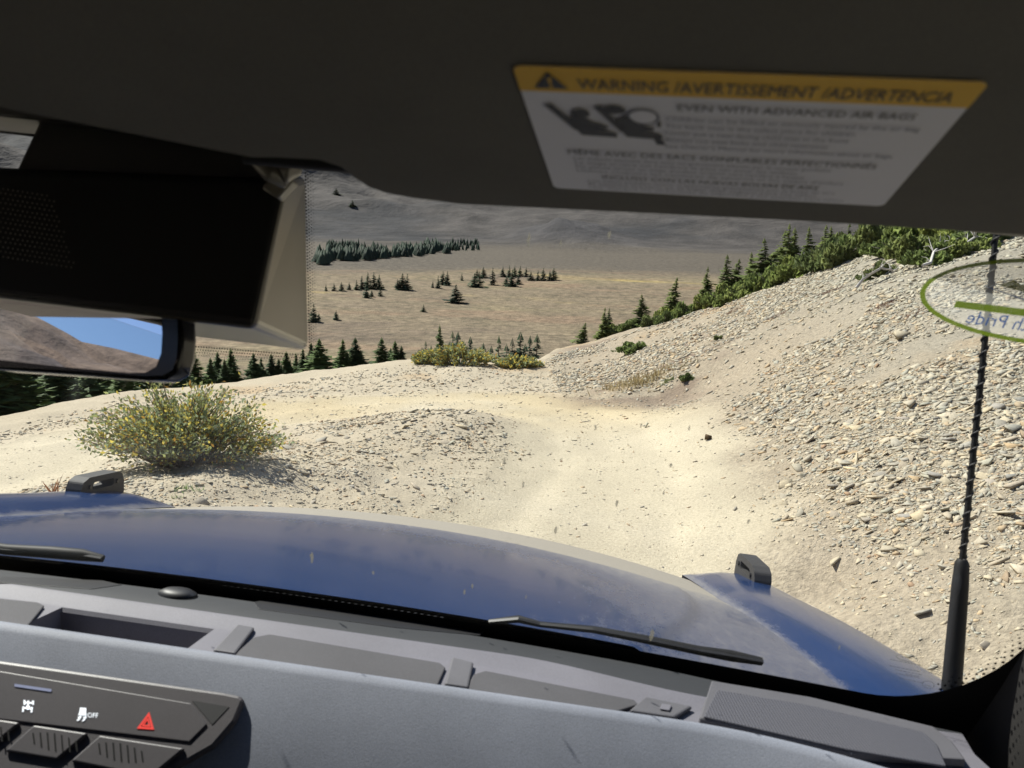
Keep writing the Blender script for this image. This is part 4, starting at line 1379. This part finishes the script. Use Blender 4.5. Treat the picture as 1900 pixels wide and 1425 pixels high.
# ---- dashboard
def edge_v(u): return .706 - .030 * min(1.3, max(0., (u - .14) / .16)) ** 2
TU0, TU1 = -.498, -.330
U = np.concatenate([np.linspace(-1.12, TU0, 30), np.linspace(TU0, TU1, 12)[1:], np.linspace(TU1, .36, 36)[1:], [.385, .41, .43]])
def back_v(u): return .868 - .075 * ((u - CEN) / .741) ** 2 - .012 * float(sstep(.10, .30, np.array(u)))
def crease_v(u): return .810 - .04 * float(sstep(-.02, .20, np.array(u)))
mb = MB(); rows = []
for (kind, w) in (("back", -.36), ("back", -.303), ("b2", -.3000), ("c2", -.3000), ("c1", -.3012), ("s", -.3072), ("s2", -.308), ("e0", -.308), ("e1", -.3025), ("e2", -.300), ("e3", -.3005), ("f0", -.305), ("f1", -.40)):
    row = []
    for u in U:
        e, c, b = edge_v(u), crease_v(u), back_v(u)
        v = {"back": b, "b2": b - .004, "c2": c + .003, "c1": c - .001, "s": c - .018, "s2": c - .022, "e0": e + .016, "e1": e + .010, "e2": e + .004, "e3": e - .002, "f0": e - .008, "f1": e - .075}[kind]
        row.append(np.array([u, v, w]))
    rows.append(row)
mb2 = MB(); mb2.grid(rows[:9])
nU = len(U); iu0 = int(np.argmin(abs(U - TU0))); iu1 = int(np.argmin(abs(U - TU1)))
keep = [k for k, f in enumerate(mb2.f) if not (f[0] // nU == 6 and iu0 <= f[0] % nU < iu1)]
mb2.f = [mb2.f[k] for k in keep]; mb2.m = [0] * len(keep)
rim_b = [rows[6][q] for q in range(iu0, iu1 + 1)]; rim_f = [rows[7][q] for q in range(iu0, iu1 + 1)]
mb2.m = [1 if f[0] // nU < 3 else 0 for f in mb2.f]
dash = cpart("dashboard", mb2, ["dash_upper", "dash_shelf_shade"], smooth=40, label="grey plastic dashboard top with trays and inserts")
mb2 = MB(); mb2.grid([[p + np.array([0, 0, .0006]) for p in r] for r in rows[8:13]] + [[p + np.array([0, -.10, -.28]) for p in rows[12]]])
cpart("front_panel", mb2, "dash_front", dash, 40, label="blue-grey flat front face of the dashboard")
def plate(poly_px, w, up, name, m, bev=.002, label=None, parent=None):
    poly = [C(px, py, w=w) for px, py in poly_px]
    for p in poly: p[1] = max(p[1], edge_v(p[0]) + .017)
    mb = MB(); mb.prism(poly, (0, 0, up))
    return cpart(name, mb, m, parent or dash, label=label, bev=bev)
plate([(500, 1181), (815, 1234), (826, 1243), (806, 1290), (420, 1232), (470, 1187)], -.3075, .0028, "rubber_insert", "rubber_mat", .0012)
plate([(900, 1249), (1176, 1303), (1184, 1312), (1150, 1352), (858, 1303), (878, 1256)], -.3075, .0028, "rubber_insert", "rubber_mat", .0012)
plate([(-160, 1098), (70, 1122), (82, 1128), (20, 1180), (-210, 1150)], -.3075, .0028, "rubber_insert", "rubber_mat", .0012)
# raised bridges between the inserts
plate([(838, 1226), (878, 1236), (866, 1290), (822, 1281)], -.307, .0045, "divider", "divider_grey", .002)
plate([(1196, 1300), (1284, 1318), (1262, 1372), (1172, 1352)], -.307, .0045, "divider", "divider_grey", .002)
plate([(1228, 1307), (1246, 1310), (1242, 1320), (1224, 1317)], -.3018, .0012, "button", "dash_upper", .0005)
plate([(440, 1165), (472, 1171), (424, 1230), (384, 1222)], -.307, .0045, "divider", "divider_grey", .002)
# open tray with walls and floor
lo = np.array([0, 0, -.028]); n = len(rim_b); mb = MB()
def shrink(p): 
    c_ = np.array([(TU0 + TU1) / 2, .752, p[2]]); return c_ + (p - c_) * np.array([.94, .86, 1]) + lo
fb = [shrink(p) for p in rim_b]; ff = [shrink(p) for p in rim_f]
mid_b = [p * .35 + q * .65 + np.array([0, 0, .004]) for p, q in zip(rim_b, fb)]
mb.grid([rim_b, [p + np.array([0, -.003, -.004]) for p in rim_b], fb, ff, rim_f])
mb.grid([[rim_b[0], rim_f[0]], [fb[0], ff[0]]]); mb.grid([[rim_f[-1], rim_b[-1]], [ff[-1], fb[-1]]])
tray = cpart("storage_tray", mb, "dash_upper", dash, 30, label="open tray sunk in the dashboard top with a small device slot")
plate([(120, 1160), (165, 1163), (192, 1170), (186, 1180), (100, 1172)], -.3355, .006, "slot_cover", "panel_grey", .001, parent=dash)
# speaker grille at the far end
plate([(1318, 1276), (1500, 1306), (1730, 1362), (1765, 1390), (1790, 1425), (1600, 1440), (1300, 1352), (1296, 1345)], -.3075, .008, "speaker_surround", "divider_grey", .003)
plate([(1330, 1284), (1500, 1312), (1712, 1362), (1738, 1385), (1755, 1425), (1600, 1430), (1312, 1350)], -.3000, .0024, "speaker_grille", "speaker_mesh", .001, label="dotted speaker grille in the corner of the dashboard")
# defroster pockets on the shelf: flat plates, recess shade put into black
plate([(-60, 1068), (190, 1078), (226, 1086), (170, 1094), (-60, 1078)], -.3002, .0008, "defroster_vent", "black_plastic", .0006)
plate([(470, 1118), (500, 1113), (760, 1152), (900, 1172), (890, 1180), (730, 1165), (480, 1131)], -.3002, .0008, "defroster_vent", "black_plastic", .0006)
# light sensor dome
sc_ = C(330, 1104, w=-.3); mb = MB(); rows = []
for (r_, h_) in ((.0205, 0), (.0195, .003), (.014, .0062), (.006, .0072), (.0005, .0074)):
    rows.append([sc_ + np.array([r_ * 1.1 * math.cos(a), r_ * .75 * math.sin(a), h_]) for a in np.linspace(0, 2 * math.pi, 21)])
mb.grid(rows)
cpart("light_sensor", mb, "black_plastic", dash, 40)

# button cluster on the front face: plane w = v - edge offset
FN = np.array([0, -1., 1.]); FK = -1.0055 + .0
def FP(px, py, off=0.):
    p = Cn(px, py, FN, FK + off * math.sqrt(2)); return p
def fplate(poly, off, th, name, m, parent, bev=None, label=None):
    P_ = [FP(px, py, off) for px, py in poly]
    mb = MB(); mb.prism(P_, np.array([0, -1, 1.]) / math.sqrt(2) * th)
    return cpart(name, mb, m, parent, bev=bev, label=label)
bp = fplate([(-420, 1160), (0, 1231), (420, 1291), (448, 1297), (457, 1304), (440, 1345), (400, 1392), (330, 1432), (250, 1470), (-420, 1400)], -.006, .0085, "switch_panel", "panel_grey", None, .003, "dark switch panel with lit symbols on the dashboard face")
fplate([(-420, 1178), (0, 1246), (355, 1306), (385, 1345), (352, 1378), (0, 1336), (-420, 1280)], .0022, .0018, "button_face", "panel_grey", bp, .0012)
fplate([(356, 1300), (425, 1312), (394, 1345)], .0024, .0006, "corner_facet", "black_plastic", bp)
for k, x0 in enumerate((-118, 8, 130)):
    y0 = 1346 + (x0 - 8) * .155
    pol = [(x0 + 58, y0 + 2), (x0 + 158, y0 + 17), (x0 + 100, y0 + 66), (x0 + 4, y0 + 50)]
    if k == 2: pol = [(x0 + 58, y0 + 2), (x0 + 215, y0 + 26), (x0 + 150, y0 + 80), (x0 + 4, y0 + 50)]
    fplate(pol, .0022, .004, "toggle", "panel_grey", bp, .0015)
    for q in range(7):
        hh = 16 + 18 * math.sin(math.pi * (q + .5) / 7)
        xx = x0 + 52 + q * 13.2; yy = y0 + 24 + q * 2.4
        fplate([(xx, yy - hh / 2), (xx + 3, yy - hh / 2 + .5), (xx + 5.5, yy + hh / 2 + .5), (xx + 2.5, yy + hh / 2)], .0062, .0003, "groove", "frit_black", bp)
# symbols
def fmesh(name, polys, m, off=.0043, label=None):
    mb = MB()
    for pl in polys:
        mb.prism([FP(x_, y_, off) for x_, y_ in pl], np.array([0, -1, 1.]) / math.sqrt(2) * .0003)
    return cpart(name, mb, m, bp, label=label)
fmesh("indicator_strip", [[(27, 1269), (96, 1279), (95, 1284), (27, 1274)]], "icon_blue")
tri_o = [(277, 1321), (286, 1354), (254, 1352)]
def tri_sc(k): 
    c = np.mean(np.array(tri_o), 0); return [tuple(c + (np.array(p) - c) * k) for p in tri_o]
def ring(a, b): return [[a[q], a[(q + 1) % 3], b[(q + 1) % 3], b[q]] for q in range(3)]
fmesh("hazard_symbol", ring(tri_sc(1.), tri_sc(.62)) + ring(tri_sc(.52), tri_sc(.25)), "icon_red", label="red double triangle hazard symbol")
ax_ = []
ax_ += [[(51, 1300), (54, 1300), (53, 1317), (50, 1317)], [(45, 1302), (60, 1303), (60, 1306), (45, 1305)], [(44, 1312), (60, 1314), (60, 1317), (44, 1315)],
        [(44, 1299), (47, 1299), (47, 1308), (44, 1308)], [(60, 1300), (63, 1300), (63, 1308), (60, 1308)], [(42, 1311), (45, 1311), (44, 1321), (41, 1321)], [(58, 1312), (61, 1312), (60, 1322), (57, 1322)], [(49, 1309), (56, 1310), (55, 1316), (48, 1315)]]
fmesh("axle_lock_symbol", ax_, "icon_white")
sk = [[(149, 1313), (160, 1314), (160, 1325), (147, 1324)], [(146, 1324), (161, 1325), (160, 1328), (145, 1327)], [(144, 1331), (150, 1328), (152, 1330), (147, 1335)], [(142, 1336), (148, 1333), (149, 1335), (144, 1338)], [(154, 1331), (160, 1329), (161, 1331), (156, 1336)], [(152, 1337), (158, 1334), (158, 1336), (153, 1339)]]
fmesh("skid_symbol", sk, "icon_white")
vs, fs, wd = text_poly("OFF", 15)
mb = MB()
mb.add([FP(162 + a * 20 / wd, 1331 - b * .86 + a * 20 / wd * .06, .0046) for a, b in vs], fs)
cpart("off_lettering", mb, "icon_white", bp)

# ---- visors
vp = [np.array(p) for p in ((-.028, .261, .103), (.132, .271, .116), (.146, .385, .101), (-.014, .376, .092))]
VN = np.cross(vp[1] - vp[0], vp[3] - vp[0]); VN /= np.linalg.norm(VN)
if VN[2] > 0: VN = -VN
VK = np.mean([VN @ p for p in vp])
def VP(px, py, off=0.): return Cn(px, py, VN, VK + off)
pol = [VP(px, py) for px, py in [(470, 299), (520, 299), (590, 303), (625, 315), (650, 335), (675, 351), (710, 363), (760, 372), (850, 384), (1100, 396), (1500, 416), (1900, 441), (2250, 462)]]
back = [np.array([.50, .15, 0]), np.array([-.26, .15, 0]), np.array([-.275, .22, 0]), np.array([-.236, .30, 0])]
back = [p + np.array([0, 0, (VK - VN[0] * p[0] - VN[1] * p[1]) / VN[2]]) for p in back]
mb = MB(); mb.prism(pol + back, -VN * .019)
visor = cpart("sun_visor", mb, "visor_cloth", label="grey fabric passenger sun visor folded up, carrying a warning label", bev=.006, seg=4)
mb = MB(); p0, p1 = np.array([-.20, .445, .108]), np.array([.50, .475, .125]); mb.tube([p0, p1], .006, 8)
cpart("pivot_rod", mb, "black_plastic", visor, 60)
# warning label: print on a card, laid out in millimetres on the visor
def vlab(a, b, off):         # a 0..1 along, b 0..1 down
    tl, tr, br, bl = [VP(*q) for q in ((950, 117), (1838, 148), (1638, 381), (1028, 347))]
    x_ = (tl * (1 - a) + tr * a) * (1 - b) + (bl * (1 - a) + br * a) * b
    return x_ + VN * off
LW, LH = 160., 116.
lab = MB()
def lrect(x0, y0, x1, y1, off, m): lab.add([vlab(x / LW, y / LH, off) for x, y in ((x0, y0), (x1, y0), (x1, y1), (x0, y1))], [(0, 1, 2, 3)], m)
def ltext(body, size, x0, y0, m, off=.0011, width=None):
    vs, fs, wd = text_poly(body, size); k = 1 if width is None else width / wd
    lab.add([vlab((x0 + a * k) / LW, (y0 - b) / LH, off) for a, b in vs], [f[::-1] for f in fs], m)
rc = [(3, 0), (157, 0), (159, 1), (160, 3), (160, 113), (159, 115), (157, 116), (3, 116), (1, 115), (0, 113), (0, 3), (1, 1)]
lab.add([vlab(a / LW, b / LH, .0005) for a, b in rc], [tuple(range(len(rc)))], 0)
lab.add([vlab(a / LW, b / LH, .0008) for a, b in [(3, 0), (157, 0), (159, 1), (160, 3), (160, 17.5), (0, 17.5), (0, 3), (1, 1)]], [tuple(range(8))], 1)
lab.add([vlab(a / LW, b / LH, .0011) for a, b in [(11.5, 3), (17.5, 14.5), (5.6, 14.5)]], [(0, 1, 2)], 2)
lab.add([vlab(a / LW, b / LH, .0013) for a, b in [(10.9, 6.5), (12.2, 6.5), (11.9, 11.), (11.2, 11.)]], [(0, 1, 2, 3)], 1)
lab.add([vlab(a / LW, b / LH, .0013) for a, b in [(10.9, 12), (12.2, 12), (12.2, 13.5), (10.9, 13.5)]], [(0, 1, 2, 3)], 1)
ltext("WARNING /AVERTISSEMENT /ADVERTENCIA", 10.8, 21, 14.2, 2, width=131)
ltext("EVEN WITH ADVANCED AIR BAGS", 7.2, 56, 27.5, 2, width=88)
for k, s in enumerate(["Children can be killed or seriously injured by the air bag", "The back seat is the safest place for children", "Never put a rear-facing child seat in the front", "Always use seat belts and child restraints", "See Owner's Manual for more information about air bags."]):
    ltext(s, 5.0, 52, 36.2 + k * 6.1, 3, width=[97, 74, 73, 66, 95][k])
ltext("MÊME AVEC DES SACS GONFLABLES PERFECTIONNÉS", 6.8, 11, 72, 2, width=132)
for k in range(4):
    ltext(["Les enfants peuvent être tués ou gravement blessés par le coussin gonflable", "Le siège arrière est l'endroit le plus sûr pour les enfants", "Ne placez jamais un siège d'enfant orienté vers l'arrière à l'avant", "Utilisez toujours les ceintures de sécurité et les sièges d'enfant"][k], 3.9, 13, 77.4 + k * 4.6, 3, width=[112, 98, 102, 121][k])
ltext("INCLUSO CON LAS NUEVAS BOLSAS DE AIRE", 6.2, 24, 98.6, 2, width=100)
for k in range(3):
    ltext(["Los niños pueden morir o lesionarse gravemente por la bolsa de aire", "El asiento trasero es el lugar más seguro para los niños", "Use siempre los cinturones de seguridad y los asientos para niños"][k], 3.7, 17, 103.2 + k * 4.2, 3, width=[116, 108, 122][k])
# pictograms: seated figures and an air bag
def lp(pts, m, off=.0011): lab.add([vlab(a / LW, b / LH, off) for a, b in pts], [tuple(range(len(pts)))], m)
def ldisc(cx, cy, rx, ry, m, off=.0011, n=16): lp([(cx + rx * math.cos(2 * math.pi * q / n), cy + ry * math.sin(2 * math.pi * q / n)) for q in range(n)], m, off)
for dx in (0, 18):
    lp([(7 + dx, 27), (10 + dx, 26), (20 + dx, 47), (16.5 + dx, 47.5)], 2); lp([(17 + dx, 47), (21 + dx, 44), (33 + dx, 49), (33 + dx, 53), (19 + dx, 52)], 2)
    lp([(15 + dx, 38), (19 + dx, 33), (24 + dx, 40), (30 + dx, 43), (29 + dx, 46), (18 + dx, 46)], 2)
ldisc(20, 33, 3.6, 3.6, 2); ldisc(33, 29, 4.2, 3.4, 2)
ldisc(43.5, 34, 6.5, 6.5, 3, .0009); ldisc(43.5, 34, 5.2, 5.2, 0, .001); lp([(47, 50), (50, 49), (52.5, 58), (49, 58)], 2)
lp([(49, 37), (50.5, 37), (50.5, 42), (49, 42)], 2)
cpart("warning_label", lab, ["label_white", "label_yellow", "label_ink", "label_ink_soft"], visor, label="yellow and white air bag warning label on the visor")
# clip holding the visor's inner end
cl = MB()
cl.tube([C(474, 298, v=.47), C(500, 322, v=.47), C(530, 338, v=.48)], [.004, .0055, .005], 8)
cl.tube([C(505, 300, v=.475), C(535, 318, v=.475), C(556, 312, v=.48)], [.005, .0085, .004], 8)
cl.prism([C(488, 340, v=.49), C(530, 322, v=.49), C(545, 335, v=.49), C(514, 368, v=.49), C(485, 350, v=.49)], (0, .012, 0))
cpart("visor_clip", cl, "clip_plastic", smooth=50, bev=.002)
# driver's visor
mb = MB()
dv = [(-.56, .455, .118), (-.62, .462, .121), (-1.05, .43, .125), (-1.05, .20, .14), (-.52, .22, .135), (-.50, .30, .131), (-.51, .43, .12)]
mb.prism(dv, (0, 0, .018)); cpart("sun_visor", mb, "visor_cloth", bev=.006, seg=3)

# ---- mirror and sensor housing
mb = MB()
x0, x1 = -.425, -.2105
fr_ = [(x0 - .06, .525, .008), (x1 - .004, .523, .0075), (x1 - .004, .552, .119), (x0 - .06, .552, .102)]
bk_ = [(x0 - .06, WSv(x0, -.004) - .004, -.004), (-.238, WSv(-.238, -.004) - .004, -.004), (-.231, WSv(-.231, .142) - .004, .142), (x0 - .06, WSv(x0, .124) - .004, .124)]
mb.add(fr_ + bk_, [(0, 1, 2, 3), (4, 7, 6, 5), (0, 4, 5, 1), (1, 5, 6, 2), (2, 6, 7, 3), (3, 7, 4, 0)])
mb.m = [0, 0, 1, 1, 0, 0]
hs = cpart("sensor_housing", mb, ["black_plastic", "housing_lit"], bev=.007, seg=4, label="black camera and sensor housing behind the rear-view mirror")
mb = MB(); mb.prism([(-.445, .575, .095), (-.236, .575, .105), (-.236, .575, .150), (-.425, .575, .150)], (0, .05, 0))
cpart("housing_shroud", mb, "black_plastic", hs, bev=.004)
# pale dots put in for daylight showing through the dotted glass
mb = MB(); k = 0
for ry in range(15):
    for rx in range(22):
        c_ = FPp = C(-30 + rx * 9 + (ry % 2) * 4.5, 345 + ry * 9 + rx * 1.4, v=.5205)
        if rx * 9 > 165 - (14 - ry) * 3: continue
        mb.add([c_ + np.array([.0006 * math.cos(q * 1.047), 0, .0006 * math.sin(q * 1.047)]) for q in range(6)], [tuple(range(6))])
cpart("light_dots", mb, "clip_plastic", hs)
MN_yaw, MN_pitch = rad(15.5), rad(6.0)
MNv = np.array([-math.sin(MN_yaw) * math.cos(MN_pitch), -math.cos(MN_yaw) * math.cos(MN_pitch), math.sin(MN_pitch)])
MP = np.array([-.30, .535, .0])
def MPx(px, py, off=0.): return Cn(px, py, MNv, MNv @ MP + off)
glass_px = [(-340, 470), (-200, 478), (0, 498), (120, 508), (235, 522), (268, 532), (290, 552), (299, 580), (301, 620), (299, 655), (290, 680), (270, 691), (240, 692), (120, 681), (0, 668), (-200, 640), (-330, 615), (-365, 590), (-370, 520), (-360, 485)]
mb = MB(); gp = [MPx(px, py, .0012) for px, py in glass_px]
mb.prism(gp, -MNv * .002)
cg = np.mean(np.array(gp), 0)
mirror_poly = [cg + (p - cg) * 1.075 + (p - cg) / np.linalg.norm(p - cg) * .005 for p in gp]
mb2 = MB()
mid = [p - MNv * .016 for p in mirror_poly]; bkp = [cg + (p - cg) * .86 - MNv * .034 for p in mirror_poly]
n = len(gp)
mb2.add([p - MNv * .0004 for p in mirror_poly] + mid + bkp, [tuple(range(n))[::-1]] + [(q, (q + 1) % n, n + (q + 1) % n, n + q) for q in range(n)] + [(n + q, n + (q + 1) % n, 2 * n + (q + 1) % n, 2 * n + q) for q in range(n)] + [tuple(range(2 * n, 3 * n))])
# make the front face see the pane, not the housing: pane sits proud of it
mir = cpart("rear_view_mirror", mb2, "gloss_black", smooth=50, bev=.003, label="black framed rear-view mirror reflecting a bare mountain and sky")
cpart("mirror_pane", mb, "mirror_glass", mir)
mb = MB(); mb.tube([cg - MNv * .03, np.array([-.37, .58, .03]), np.array([-.37, .63, .06])], [.012, .012, .014], 10)
cpart("mirror_stalk", mb, "black_plastic", mir, 50)

# ---- cabin shell
mb = MB(); mb.prism([(-1.10, .585, .170), (.465, .585, .170), (.465, -2.1, .215), (-1.10, -2.1, .215)], (0, 0, .05))
cpart("roof", mb, "headliner", bev=.01)
mb = MB(); mb.prism([(-1.10, .555, .145), (.465, .555, .145), (.465, .628, .150), (-1.10, .628, .150)], (0, 0, .022))
cpart("header_trim", mb, "black_plastic", bev=.006)
mb = MB(); mb.prism([(-.47, .50, .128), (-.25, .50, .128), (-.25, .15, .150), (-.47, .15, .150)], (0, 0, .03))
cpart("overhead_console", mb, "trim_dark", bev=.012, seg=3)
for sg in (1, -1):
    def X_(s): return CEN + sg * s
    mb = MB()
    # pillar lofted from the cowl to the roof
    secs = []
    for t in np.linspace(0, 1, 9):
        w = -.40 + .60 * t
        vb = WSv(CEN + .80, w) + .01
        s0 = .775 + .012 * t - .02 * max(0, (.25 - t)) ; s1 = .90 - .08 * t
        secs.append([np.array([X_(s0), vb - .006, w]), np.array([X_(s0 + .012), vb - .045, w]), np.array([X_(s0 + .04), vb - .105 - .03 * (1 - t), w]), np.array([X_(s1), vb - .12 - .05 * (1 - t), w]), np.array([X_(s1 + .03), vb - .02, w]), np.array([X_(s0 + .05), vb + .018, w]), np.array([X_(s0), vb - .006, w])])
    if sg < 0: secs = [s[::-1] for s in secs]
    mb.grid(secs)
    cpart("windshield_pillar", mb, "trim_dark", smooth=50)
    # lower pillar foot meeting the dashboard
    mb = MB()
    mb.prism([(X_(.735), .60, -.36), (X_(.735), .74, -.345), (X_(.80), .80, -.33), (X_(.93), .78, -.33), (X_(.93), .45, -.40), (X_(.80), .50, -.40)], (0, 0, -.35))
    cpart("kick_trim", mb, "trim_dark", bev=.012, seg=3)
    mb = MB(); mb.prism([(X_(.76), .60, -1.15), (X_(.76), -1.0, -1.15), (X_(.76), -1.0, -.40), (X_(.76), .60, -.40)], (sg * .13, 0, 0))
    door = cpart("door", mb, "trim_dark", bev=.01)
    mb = MB(); mb.prism([(X_(.84), .62, -.40), (X_(.84), -.42, -.40), (X_(.80), -.42, .135), (X_(.80), .42, .135)], (sg * .004, 0, 0))
    cpart("side_window", mb, "side_glass", door)
    mb = MB(); mb.prism([(X_(.80), -.42, -.40), (X_(.80), -.56, -.40), (X_(.76), -.56, .19), (X_(.76), -.42, .19)], (sg * .06, 0, 0))
    cpart("roof_pillar", mb, "trim_dark", bev=.01)
    mb = MB(); mb.prism([(X_(.775), v_, w_) for v_, w_ in [(.56, .0), (.44, .062), (.33, .100), (.20, .136), (.05, .152), (-.5, .155), (-2.1, .155), (-2.1, .20), (.56, .19)]], (sg * .035, 0, 0))
    cpart("roof_rail", mb, "trim_dark", bev=.006)
    mb = MB(); mb.prism([(X_(.76), -1.0, -1.15), (X_(.76), -2.1, -1.15), (X_(.76), -2.1, -.40), (X_(.76), -1.0, -.40)], (sg * .14, 0, 0))
    cpart("rear_side", mb, "blue_paint", bev=.01)
    mb = MB(); mb.prism([(X_(.79), -.56, -.40), (X_(.79), -2.1, -.40), (X_(.76), -2.1, .16), (X_(.76), -.56, .16)], (sg * .02, 0, 0))  # unseen opaque panel, added to cut rear light reaching the visor
    cpart("hard_top_blocker", mb, "trim_dark")
    for v0 in (1.75, -1.15):
        mb = MB(); c_ = np.array([X_(.84), v0, -1.31])
        rows = []
        for (r_, x_) in ((.20, .10), (.33, .115), (.385, .10), (.395, 0), (.385, -.10), (.33, -.115), (.20, -.10), (.18, 0), (.20, .10)):
            rows.append([c_ + np.array([x_, r_ * math.cos(a), r_ * math.sin(a)]) for a in np.linspace(0, 2 * math.pi, 33)])
        mb.grid(rows); wh = cpart("wheel", mb, "rubber", smooth=40)
        mb = MB(); mb.tube([c_ + np.array([-.07, 0, 0]), c_ + np.array([.07, 0, 0])], .19, 20); cpart("rim", mb, "steel", wh, 40)
mb = MB(); mb.box((-1.08, -2.1, -1.2), (.44, .85, -1.15)); cpart("floor", mb, "headliner")
mb = MB(); mb.box((-1.07, -2.12, -1.15), (.435, -2.06, -.35)); mb.box((-1.07, -2.12, .05), (.435, -2.06, .22)); cpart("tailgate", mb, "trim_dark")
mb = MB(); mb.box((-1.07, .85, -1.15), (.435, .90, -.40)); cpart("firewall", mb, "black_plastic")
mb = MB(); mb.box((-1.0, .95, -1.1), (.37, 2.12, -.52)); cpart("engine_bay", mb, "black_plastic")
for uc in (-.68, .05):
    mb = MB()
    mb.prism([(uc - .25, -.55, -.75), (uc + .25, -.55, -.75), (uc + .25, .0, -.72), (uc - .25, .0, -.72)], (0, 0, .14))
    st = cpart("seat", mb, "trim_dark", bev=.04, seg=3)
    mb = MB(); mb.prism([(uc - .24, -.50, -.66), (uc + .24, -.50, -.66), (uc + .22, -.72, -.08), (uc - .22, -.72, -.08)], (0, -.12, -.02))
    cpart("backrest", mb, "trim_dark", st, bev=.04, seg=3)

# steering wheel on the driver's side
sw_c = np.array([-.69, .36, -.33]); sx_ = np.array([1., 0, 0]); sy_ = np.array([0, .42, .907])
mb = MB(); mb.tube([sw_c + .19 * (sx_ * math.cos(a) + sy_ * math.sin(a)) for a in np.linspace(0, 2 * math.pi, 49)], .016, 10, cap=False)
wheel_ = cpart("steering_wheel", mb, "black_plastic", smooth=60)
sn_ = np.cross(sx_, sy_)
mb = MB(); mb.prism([sw_c + .06 * (sx_ * math.cos(a) * 1.2 + sy_ * math.sin(a)) - sn_ * .01 for a in np.linspace(0, 2 * math.pi, 13)[:-1]], sn_ * .035)
cpart("hub", mb, "trim_dark", wheel_, bev=.008)
for a in (rad(5), rad(175), rad(270)):
    mb = MB(); d_ = sx_ * math.cos(a) + sy_ * math.sin(a)
    mb.tube([sw_c + d_ * .05, sw_c + d_ * .186], [.018, .012], 8); cpart("spoke", mb, "black_plastic", wheel_, 60)
mb = MB(); mb.tube([sw_c + np.array([0, .03, -.005]), sw_c + np.array([0, .34, -.16])], .03, 12); cpart("column", mb, "black_plastic", wheel_, 60)

# ------------------------------------------------------------------ labels: the one clearly tallest or smallest of a look-alike set says so
sets_ = {}
for o in COL.objects:
    if o.parent is None and o.get("category") in ("tree", "shrub"):
        sets_.setdefault(o["label"], []).append(o)
for lab_, obs in sets_.items():
    if len(obs) < 3 or len(lab_.split()) > 13:
        continue
    obs.sort(key=lambda o: o.scale[2])
    if obs[-1].scale[2] > 1.12 * obs[-2].scale[2]:
        obs[-1]["label"] = lab_ + ", the tallest one"
    if obs[0].scale[2] < .88 * obs[1].scale[2]:
        obs[0]["label"] = lab_ + ", the smallest one"
